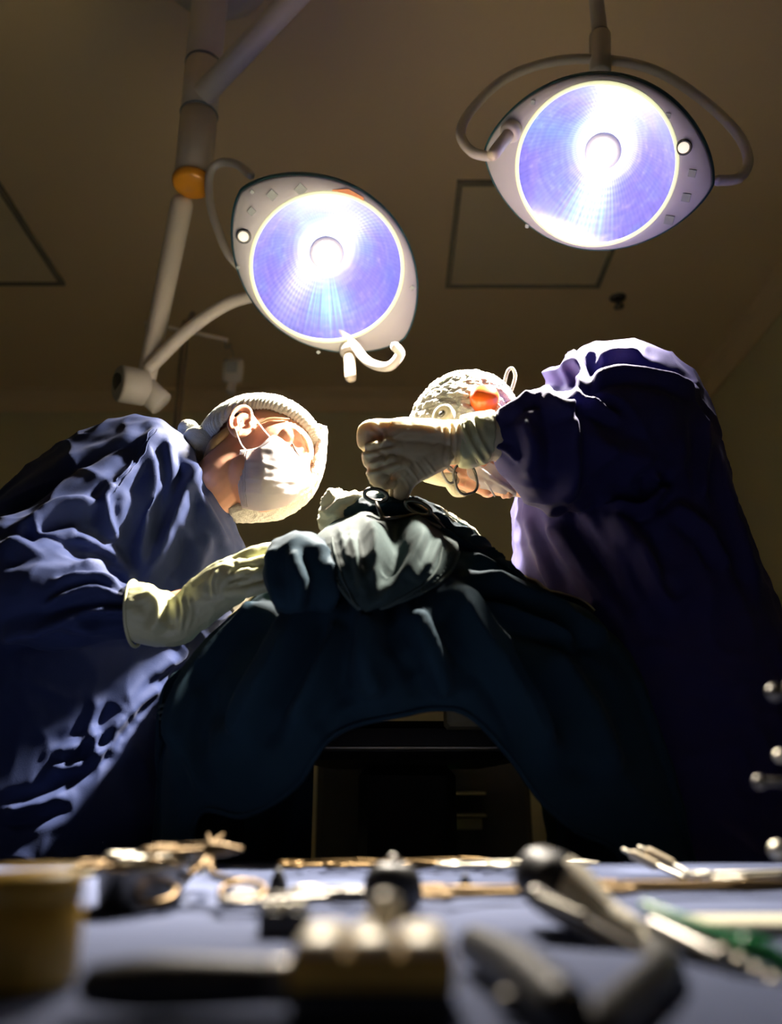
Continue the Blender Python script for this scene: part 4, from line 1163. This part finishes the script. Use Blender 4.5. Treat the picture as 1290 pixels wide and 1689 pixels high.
mk('headlamp', join([tube([Q(745, 792, 1.57), Q(722, 790, 1.57), Q(703, 789, 1.57)], [.013, .011, .007], 14, n=16), tube([Q(742, 800, 1.57), Q(752, 812, 1.57), Q(765, 815, 1.56)], [.008, .008, .005], 12, n=14)]), 'gauze', surgeon, label='pale headlamp tip in front of the glasses')

# ------------------------------------------------------------------ things at the operating field
pr = thing('probe', 'thin bright steel probe held in the surgeon\'s gloved fist', 'probe', Q(646, 832, 1.405))
mk('shaft', straight(Q(643, 778, 1.40), Q(647, 838, 1.405), .0032, 12), 'steel', pr)
mk('tip', straight(Q(647, 838, 1.405), Q(648, 850, 1.407), .0026, 12, .0008), 'steel', pr)
def clamp_px(label, ringA, ringB, piv, tip, Y, rr=.013, M_=None):
    """ring-handled clamp drawn through points of the place"""
    t = thing('hemostat', label, 'clamp', Q(*piv, Y), 'clamps on the operating field')
    for (cx_, cy_, tl, sx), other in ((ringA, -1), (ringB, 1)):
        pts = []
        for a in np.linspace(0, 2 * math.pi, 26):
            X, Z = sx[0] * math.cos(a), sx[1] * math.sin(a)
            pts.append(Q(cx_ + X * math.cos(tl) - Z * math.sin(tl), cy_ + X * math.sin(tl) + Z * math.cos(tl), Y + .0006 * (Z)))
        h = mk('ring', tube(pts, .0032, 8, n=70), 'steel_dark', t)
        mk('shank', tube([Q(cx_, cy_ + sx[1], Y + .0006 * sx[1]), Q((cx_ + piv[0]) / 2, (cy_ + sx[1] + piv[1]) / 2, Y - .01), Q(*piv, Y - .01), Q(*tip, Y - .02)], [.003, .003, .0032, .0018], 8, n=24), 'steel_dark', t)
    mk('pivot_screw', xform(lathe([(.005, -.005), (.005, .005), (.001, .006)], 12), rotx(R(90)), Q(*piv, Y - .012)), 'steel_dark', t)
clamp_px('dark steel clamp with two finger rings standing on the operating field', (620, 817, R(10), (19, 10)), (690, 838, R(22), (22, 10)), (632, 858), (625, 868), 1.36)
t = thing('retractor', 'flat dark steel retractor lying across the operating field beside the clamp', 'retractor', Q(690, 850, 1.39))
mk('blade', tube([Q(640, 822, 1.41), Q(675, 828, 1.39), Q(710, 848, 1.385), Q(735, 872, 1.39)], [.006, .010, .009, .004], 12, n=24, flat=.4), 'steel_dark', t)
mk('handle', tube([Q(660, 835, 1.385), Q(690, 852, 1.375), Q(725, 870, 1.38)], .003, 8, n=20), 'steel_dark', t)

# ------------------------------------------------------------------ operating table and equipment below
ob = thing('operating_table', 'dark operating table under the drape', 'table', (Q(700, 1400, 1.7)[0], 1.5, 0))
cxo = Q(680, 1200, 1.6)[0]
zt = Q(700, 1170, 1.55)[2]
mk('table_top', box((cxo - .20, 1.36, zt - .07), (cxo + .20, 2.2, zt - .01), .012), 'black_rubber', ob, smooth=False)
mk('column', box((cxo - .1, 1.75, .12), (cxo + .1, 2.0, zt - .07), .02), 'dark_plastic', ob, smooth=False)
mk('base', box((cxo - .22, 1.5, 0.0), (cxo + .22, 2.3, .12), .03), 'dark_plastic', ob, smooth=False)
mk('side_rail', box((cxo - .17, 1.20, zt - .062), (cxo + .13, 1.215, zt - .056), .002), 'steel', ob, smooth=False)
a, b = Q(732, 1170, 1.6), Q(800, 1203, 1.6)
tag(mk('junction_box', box((a[0], 1.24, b[2]), (b[0], 1.33, a[2] + .02), .006), 'beige_metal', smooth=False), 'small beige box on the table edge under the drape', 'box')
eq = thing('equipment_cart', 'dark equipment cart with green lights standing behind the table gap', 'cart', (P(700, 1400, 2.9)[0], 2.9, 0))
ax_, bx_ = P(520, 1300, 2.85)[0], P(880, 1300, 2.85)[0]
mk('cart_body', box((ax_, 2.9, .05), (bx_, 3.3, P(700, 1215, 2.9)[2]), .02), 'dark_plastic', eq, smooth=False)
for py in (1308, 1344):
    z = P(700, py, 2.82)[2]
    mk('shelf', box((P(600, 1300, 2.82)[0], 2.80, z - .006), (P(800, 1300, 2.82)[0], 2.92, z + .003), .002), 'beige_metal', eq, smooth=False)
for x0, x1 in ((612, 678), (684, 795)):
    a, b = P(x0, 1350, 2.88), P(x1, 1368, 2.88)
    mk('drawer_front', box((a[0], 2.87, b[2]), (b[0], 2.9, a[2]), .003), 'beige_metal', eq, smooth=False)
for px, py in ((735, 1291), (736, 1303), (742, 1364)):
    mk('indicator_light', ellipsoid(P(px, py, 2.79 if py < 1350 else 2.865), (.009, .006, .008)), 'led_green', eq)

# ------------------------------------------------------------------ instrument table
TZ = CAM_Z - 0.0758
def T(px, py, z=0.0): return PZ(px, py, TZ + z)
FAR = T(645, 1421)[1]
it = thing('instrument_table', 'instrument table with a blue-grey cloth in the foreground', 'table', (0, FAR / 2, 0))
n1, n2 = 90, 130
G = np.zeros((n1, n2, 3))
for i in range(n1):
    for j in range(n2):
        s_, f = j / (n2 - 1), i / (n1 - 1)
        x = -0.75 + 1.5 * s_
        if f < .8:
            y = -.05 + (FAR + .05) * f / .8; z = TZ
        else:
            y = FAR + .006 * math.sin((f - .8) * 5 * 1.57); z = TZ - (f - .8) / .2 * .35
            y += .012 * math.sin(x * 30) * (f - .8) / .2
        G[i, j] = (x, y, z)
q = G.reshape(-1, 3)
G[..., 2] += (pnoise(q * (5, 9, 1)) * .0016).reshape(n1, n2) - .001
mk('table_cloth', sheet(G, .003, flip=False), 'table_cloth', it)
mk('table_top', box((-.72, -.04, TZ - .03), (.72, FAR - .01, TZ - .006), .005), 'steel', it, smooth=False)
for x in (-.68, .68):
    for y in (0.0, FAR - .06):
        mk('leg', straight((x, y, 0), (x, y, TZ - .03), .016, 14), 'steel', it)

def clamp_flat(label, at, ang, L=.15, m='steel', open_=0.05, ringr=.011, z=.003, group='instruments on the blue cloth', name='hemostat', tilt=0.0):
    """ring-handled instrument lying on the cloth; local x runs from rings to tip"""
    base = np.array([at[0], at[1], TZ + z])
    t = thing(name, label, 'clamp' if name == 'hemostat' else 'scissors', base, group)
    M = rotz(ang) @ roty(tilt)
    for sy in (-1, 1):
        rc = np.array([0, sy * (ringr + .004 + open_ * .1), 0])
        A = lambda p: M @ np.array(p) + base
        mk('ring', xform(torus(rc, ringr, .0022, None, 24, 8, 1.2), M, base), m, t)
        mk('shank', xform(tube([rc + (ringr * 1.2, 0, 0), (L * .3, sy * .006, .001 * sy), (L * .62, 0, .0012 * sy)], [.0022, .0024, .0032], 8, n=18), M, base), m, t)
        mk('blade', xform(tube([(L * .62, 0, .0012 * sy), (L * .8, -sy * .0018, .001 * sy), (L, -sy * open_ * .06, 0)], [.0036, .003, .0012], 8, n=16), M, base), m, t)
    mk('pivot_screw', xform(lathe([(.0032, -.004), (.0032, .004), (.001, .0045)], 12), M, base + M @ np.array([L * .62, 0, 0])), m, t)
    return t

def rod(name, label, cat, pts, radii, m, extra=None, group='instruments on the blue cloth', part='shaft', flat=1.0):
    pts = [np.asarray(p, float) for p in pts]
    t = thing(name, label, cat, pts[0], group)
    mk(part, tube(pts, radii, 14, n=8 * len(pts), flat=flat), m, t)
    for nm, VF, mm in extra or []:
        mk(nm, VF, mm, t)
    return t

# amber jar, far left foreground
p = T(35, 1625)
t = thing('amber_jar', 'squat amber jar blurred at the left edge of the foreground', 'jar', p)
lathe2 = lambda pr, n: lathe([(r_ * 1.35, h_ * 1.2) for r_, h_ in pr], n)
mk('jar_body', xform(lathe2([(.001, 0), (.0135, 0), (.0155, .002), (.0155, .022), (.014, .0255), (.012, .027)], 36), None, p), 'amber_box', t)
mk('lid', xform(lathe2([(.0130, .0255), (.0150, .026), (.0150, .034), (.0135, .0355), (.001, .0357)], 36), None, p), 'amber_box', t)
# central steel cup tray
p0, p1 = T(474, 1692), T(752, 1692)
t = thing('instrument_box', 'bright-topped brown and black box blurred at the front centre', 'box', (p0 + p1) / 2)
zb, dp = TZ, .052
mk('box_body', box((p0[0], p0[1], zb), (p1[0], p0[1] + dp, zb + .0105), .0015), 'black_rubber', t, smooth=False)
mk('box_band', box((p0[0] - .0006, p0[1] - .0006, zb + .0105), (p1[0] + .0006, p0[1] + dp, zb + .021), .0012), 'amber_box', t, smooth=False)
for k in range(3):
    xa, xb = p0[0] + (p1[0] - p0[0]) * (k / 3 + .01), p0[0] + (p1[0] - p0[0]) * ((k + 1) / 3 - .01)
    mk('lid_segment', box((xa, p0[1] + .001, zb + .0195), (xb, p0[1] + dp - .002, zb + .0250), .0024), 'satin_chrome', t)
t_ = xform(lathe([(.0045, 0), (.0045, .004), (.0066, .007), (.0058, .011), (.001, .0128)], 20), None, ((p0[0] + p1[0]) / 2 + .004, p0[1] + .040, zb + .0235))
mk('lid_knob', t_, 'satin_chrome', t)
# dark handle lying in front
rod('bone_file', 'dark wooden-looking file handle lying in front of the box, left of it', 'file', [T(160, 1625, .009), T(260, 1622, .009), T(455, 1620, .009)], [.007, .009, .0075], 'black_rubber',
    [('ferrule', tube([T(450, 1620, .009), T(470, 1620, .009)], .0078, 14, n=6), 'steel_dark')], part='handle')
# heap at left: clamps in a dark tray
a, b = T(112, 1512), T(262, 1512)
t = thing('kidney_dish', 'dark dish holding clamps at the left of the cloth', 'dish', (a + b) / 2)
cxd, cyd = (a[0] + b[0]) / 2, a[1] + .05
hw = (b[0] - a[0]) / 2
rings = []
for r_, z_ in ((.80, .0), (.9, .001), (1.0, .024), (1.03, .026), (.98, .025), (.88, .004), (.5, .003)):
    rings.append([(cxd + hw * r_ * math.cos(q_), cyd + .05 * r_ * math.sin(q_) + .012 * math.cos(q_) ** 2, TZ + z_) for q_ in np.linspace(0, 2 * math.pi, 40, endpoint=False)])
mk('dish_bowl', rings_mesh(np.array(rings)), 'steel_dark', t)
for k, (px, py, an, m_, lab) in enumerate([(135, 1475, 12, 'brass', 'brass-toned clamp lying in the dark dish, nearest the jar'), (165, 1470, 28, 'steel', 'bright clamp lying in the dark dish, middle one'), (200, 1480, 5, 'brass', 'brass-toned clamp lying in the dark dish, nearest the scissors')]):
    q_ = T(px, py)
    clamp_flat(lab, (cxd - .03 + .02 * k, cyd - .015 + .012 * k), R(an), .055, m_, .05, .007, z=.026 + .004 * k)
rod('steel_spatula', 'broad pale steel spatula resting across the dark dish', 'spatula', [P(115, 1447, a[1] + .03), P(160, 1440, a[1] + .04), P(205, 1420, a[1] + .06)], [.003, .0045, .006], 'steel', part='blade', flat=.5)
# scissors with ring and white tip
clamp_flat('gold-toned scissors with one round ring towards the camera', (T(325, 1500)[0], T(325, 1500)[1]), R(97), .12, 'brass', .10, .0145, z=.010, name='surgical_scissors', tilt=-R(14))
Y0 = T(300, 1470)[1]
rod('forceps', 'forceps with a pale flat tip sticking up above the cloth', 'forceps', [P(285, 1478, Y0), P(312, 1445, Y0 + .01), P(336, 1408, Y0 + .015)], [.003, .0045, .0065], 'steel', part='arm', flat=.45,
    extra=[('tip', tube([P(338, 1428, Y0 + .016), P(347, 1408, Y0 + .018), P(355, 1394, Y0 + .02)], [.008, .0075, .004], 14, n=16, flat=.4), 'gauze')])
# back row of hemostats
row = [(480, 1437, 8, 'brass', 'brass-toned clamp at the back of the cloth, leftmost of the back row'), (560, 1436, -6, 'brass', 'brass-toned clamp at the back of the cloth, second from the left'),
       (655, 1434, 10, 'brass', 'brass-toned clamp at the back of the cloth, behind the black grip'), (740, 1436, -4, 'steel', 'steel clamp at the back of the cloth, right of the black grip'),
       (815, 1437, 6, 'steel', 'steel clamp at the back of the cloth, rightmost of the back row')]
for px, py, an, m_, lab in row:
    q_ = T(px, py)
    clamp_flat(lab, (q_[0], q_[1]), R(an), .10, m_, .05, .0095, z=.006)
# mid row
for px, py, an, L, m_, lab in [(400, 1500, 4, .13, 'steel_dark', 'dark steel clamp with rings lying left of the box knob'), (500, 1490, -8, .10, 'steel_dark', 'dark steel clamp lying just behind the bright box'),
                               (715, 1490, 3, .15, 'brass', 'long brass-toned clamp lying right of the black grip'), (1010, 1480, 3, .2, 'brass', 'long brass-toned clamp lying behind the green handle'),
                               (1180, 1462, 14, .14, 'steel', 'steel clamp crossing the long brass-toned one on the right')]:
    q_ = T(px, py)
    clamp_flat(lab, (q_[0], q_[1]), R(an), L * .8, m_, .05, .010, z=.007)
# black grips and small peg
q_ = T(648, 1505)
t = thing('black_grip', 'upright black rubber grip standing behind the bright box', 'grip', q_)
mk('grip_body', xform(rings_mesh(np.array([[(w * math.cos(a), w * .8 * math.sin(a), z) for a in np.linspace(0, 2 * math.pi, 24, endpoint=False)] for w, z in [(.012, 0), (.017, .004), (.019, .012), (.018, .020), (.014, .0265), (.008, .029)]])), None, q_), 'black_rubber', t)
mk('grip_stud', xform(lathe([(.004, .028), (.005, .031), (.001, .034)], 14), None, q_), 'steel_dark', t)
for px, py, s, lab in ((458, 1478, 1.0, 'small black pointed stopper standing left of the black grip'), (768, 1478, .8, 'small black pointed stopper standing right of the black grip')):
    q_ = T(px, py)
    t = thing('stopper', lab, 'stopper', q_)
    mk('stopper_body', xform(lathe([(.006 * s, 0), (.0075 * s, .003), (.006 * s, .010 * s), (.003 * s, .016 * s), (.001, .019 * s)], 20), None, q_), 'black_rubber', t)
    mk('stopper_base', xform(lathe([(.009 * s, 0), (.009 * s, .002), (.006 * s, .0026)], 20), None, q_), 'steel_dark', t)
q_ = T(462, 1545)
t = thing('black_block', 'small black block with steel studs left of the bright box', 'block', q_)
mk('block_body', xform(box((-.012, 0, 0), (.013, .03, .011), .001), None, q_), 'black_rubber', t, smooth=False)
for k in range(4):
    mk('stud', xform(lathe([(.0026, .0105), (.0034, .0125), (.0026, .0155), (.001, .0162)], 14), None, q_ + (-.009 + .006 * k, .006 + .004 * (k % 2), 0)), 'steel', t)
# big chrome handpiece on the right
Yh = T(1000, 1560)[1]
a, b, c_ = P(912, 1455, Yh + .055), P(1000, 1510, Yh + .03), P(1085, 1566, Yh + .002)
t = rod('drill_handpiece', 'thick chrome handpiece pointing up left with a black cable end', 'drill', [a, P(940, 1470, Yh + .05), b], [.0165, .0165, .009], 'satin_chrome', part='barrel',
        extra=[('collar', tube([b, P(1045, 1540, Yh + .018)], [.0085, .0085], 16, n=8), 'satin_chrome'), ('nose', tube([P(1045, 1540, Yh + .018), P(1066, 1553, Yh + .01), c_], [.008, .006, .0045], 16, n=12), 'steel'),
               ('end_ring', tube([P(894, 1446, Yh + .06), P(912, 1456, Yh + .054)], [.0165, .0175], 20, n=6), 'black_rubber')])
rod('black_cable', 'black cable running down from the chrome handpiece to the front edge', 'cable', [P(1085, 1570, Yh), T(1090, 1600, .004), T(1040, 1650, .004), T(985, 1700, .004)], .0075, 'black_rubber', part='cable')
rod('grooved_chisel', 'dark grooved chisel lying beside the chrome handpiece', 'chisel', [P(885, 1480, Yh + .03), P(950, 1520, Yh + .015), P(1060, 1580, Yh - .01)], [.006, .006, .004], 'steel_dark', part='handle',
    extra=[('blade', tube([P(890, 1482, Yh + .025), P(960, 1512, Yh + .01)], .0028, 12, n=8), 'steel')])
Yg = T(1180, 1600)[1]
rod('green_handle_tool', 'green-handled tool lying towards the right edge', 'tool', [P(1065, 1495, Yg + .06), P(1150, 1530, Yg + .03), P(1290, 1585, Yg)], [.003, .0038, .0045], 'green_plastic', part='handle',
    extra=[('collar', tube([P(1235, 1560, Yg + .008), P(1270, 1575, Yg + .003)], .0052, 14, n=6), 'green_plastic')])
rod('serrated_rasp', 'dark serrated rasp lying below the green handle', 'rasp', [P(1080, 1530, Yg + .05), P(1180, 1580, Yg + .01), P(1290, 1640, Yg - .02)], [.005, .0055, .005], 'steel_dark', part='shaft',
    extra=[('tooth', tube([P(1195 + 28 * k, 1572 + 16 * k, Yg - .006 * k), P(1200 + 28 * k, 1576 + 16 * k, Yg - .006 * k)], .0032, 10, n=5), 'steel') for k in range(4)])
rod('curved_rasp', 'dark curved instrument lying right of the bright box', 'rasp', [T(785, 1560, .009), T(850, 1600, .009), T(930, 1665, .009)], [.008, .010, .009], 'black_rubber', part='shaft',
    extra=[('stud', tube([T(835, 1655, .004), T(862, 1655, .004)], .004, 12, n=5), 'steel_dark')])
Yf = T(1090, 1440)[1]
for k, lab in enumerate(('pair of pale steel forceps rising at the far right of the cloth, left blade', 'pair of pale steel forceps rising at the far right of the cloth, right blade')):
    rod('forceps', lab, 'forceps', [P(1030 + 26 * k, 1402 - 4 * k, Yf - .02), P(1075 + 28 * k, 1424 - 2 * k, Yf - .03), P(1130 + 20 * k, 1448, Yf - .05)], [.0028, .0040, .003], 'steel', part='arm', flat=.6,
        extra=[('grip', tube([P(1045 + 26 * k, 1410 - 4 * k, Yf - .024), P(1080 + 26 * k, 1427 - 3 * k, Yf - .032)], .0044, 12, n=6), 'handle_cream')])
a = T(1225, 1535)
tag(mk('folded_gauze', xform(remesh([box((-.03, -.015, 0), (.04, .02, .006), .002)], .0015, 3), None, a), 'gauze'), 'flat folded white gauze at the right edge of the cloth', 'gauze')
# steel stand at the right edge
Ys = T(1285, 1500)[1]
xs = P(1345, 1400, Ys)[0]
t = thing('knobbed_stand', 'dark steel stand with round knobs at the right edge of the picture', 'stand', (xs, Ys, TZ))
mk('post', straight((xs, Ys, TZ), (xs, Ys, P(1290, 1125, Ys)[2]), .004, 14), 'steel_dark', t)
mk('base', xform(lathe([(.022, 0), (.022, .006), (.006, .010)], 28), None, (xs, Ys, TZ)), 'steel_dark', t)
for px, py, r_, m_ in ((1278, 1142, .0058, 'steel_dark'), (1287, 1247, .0042, 'steel'), (1253, 1290, .0045, 'steel_dark'), (1283, 1402, .0058, 'steel')):
    c_ = P(px, py, Ys - .006)
    mk('knob', join([ellipsoid(c_, (r_, r_, r_)), straight(c_, (xs, Ys, c_[2]), r_ * .55, 12)]), m_, t)
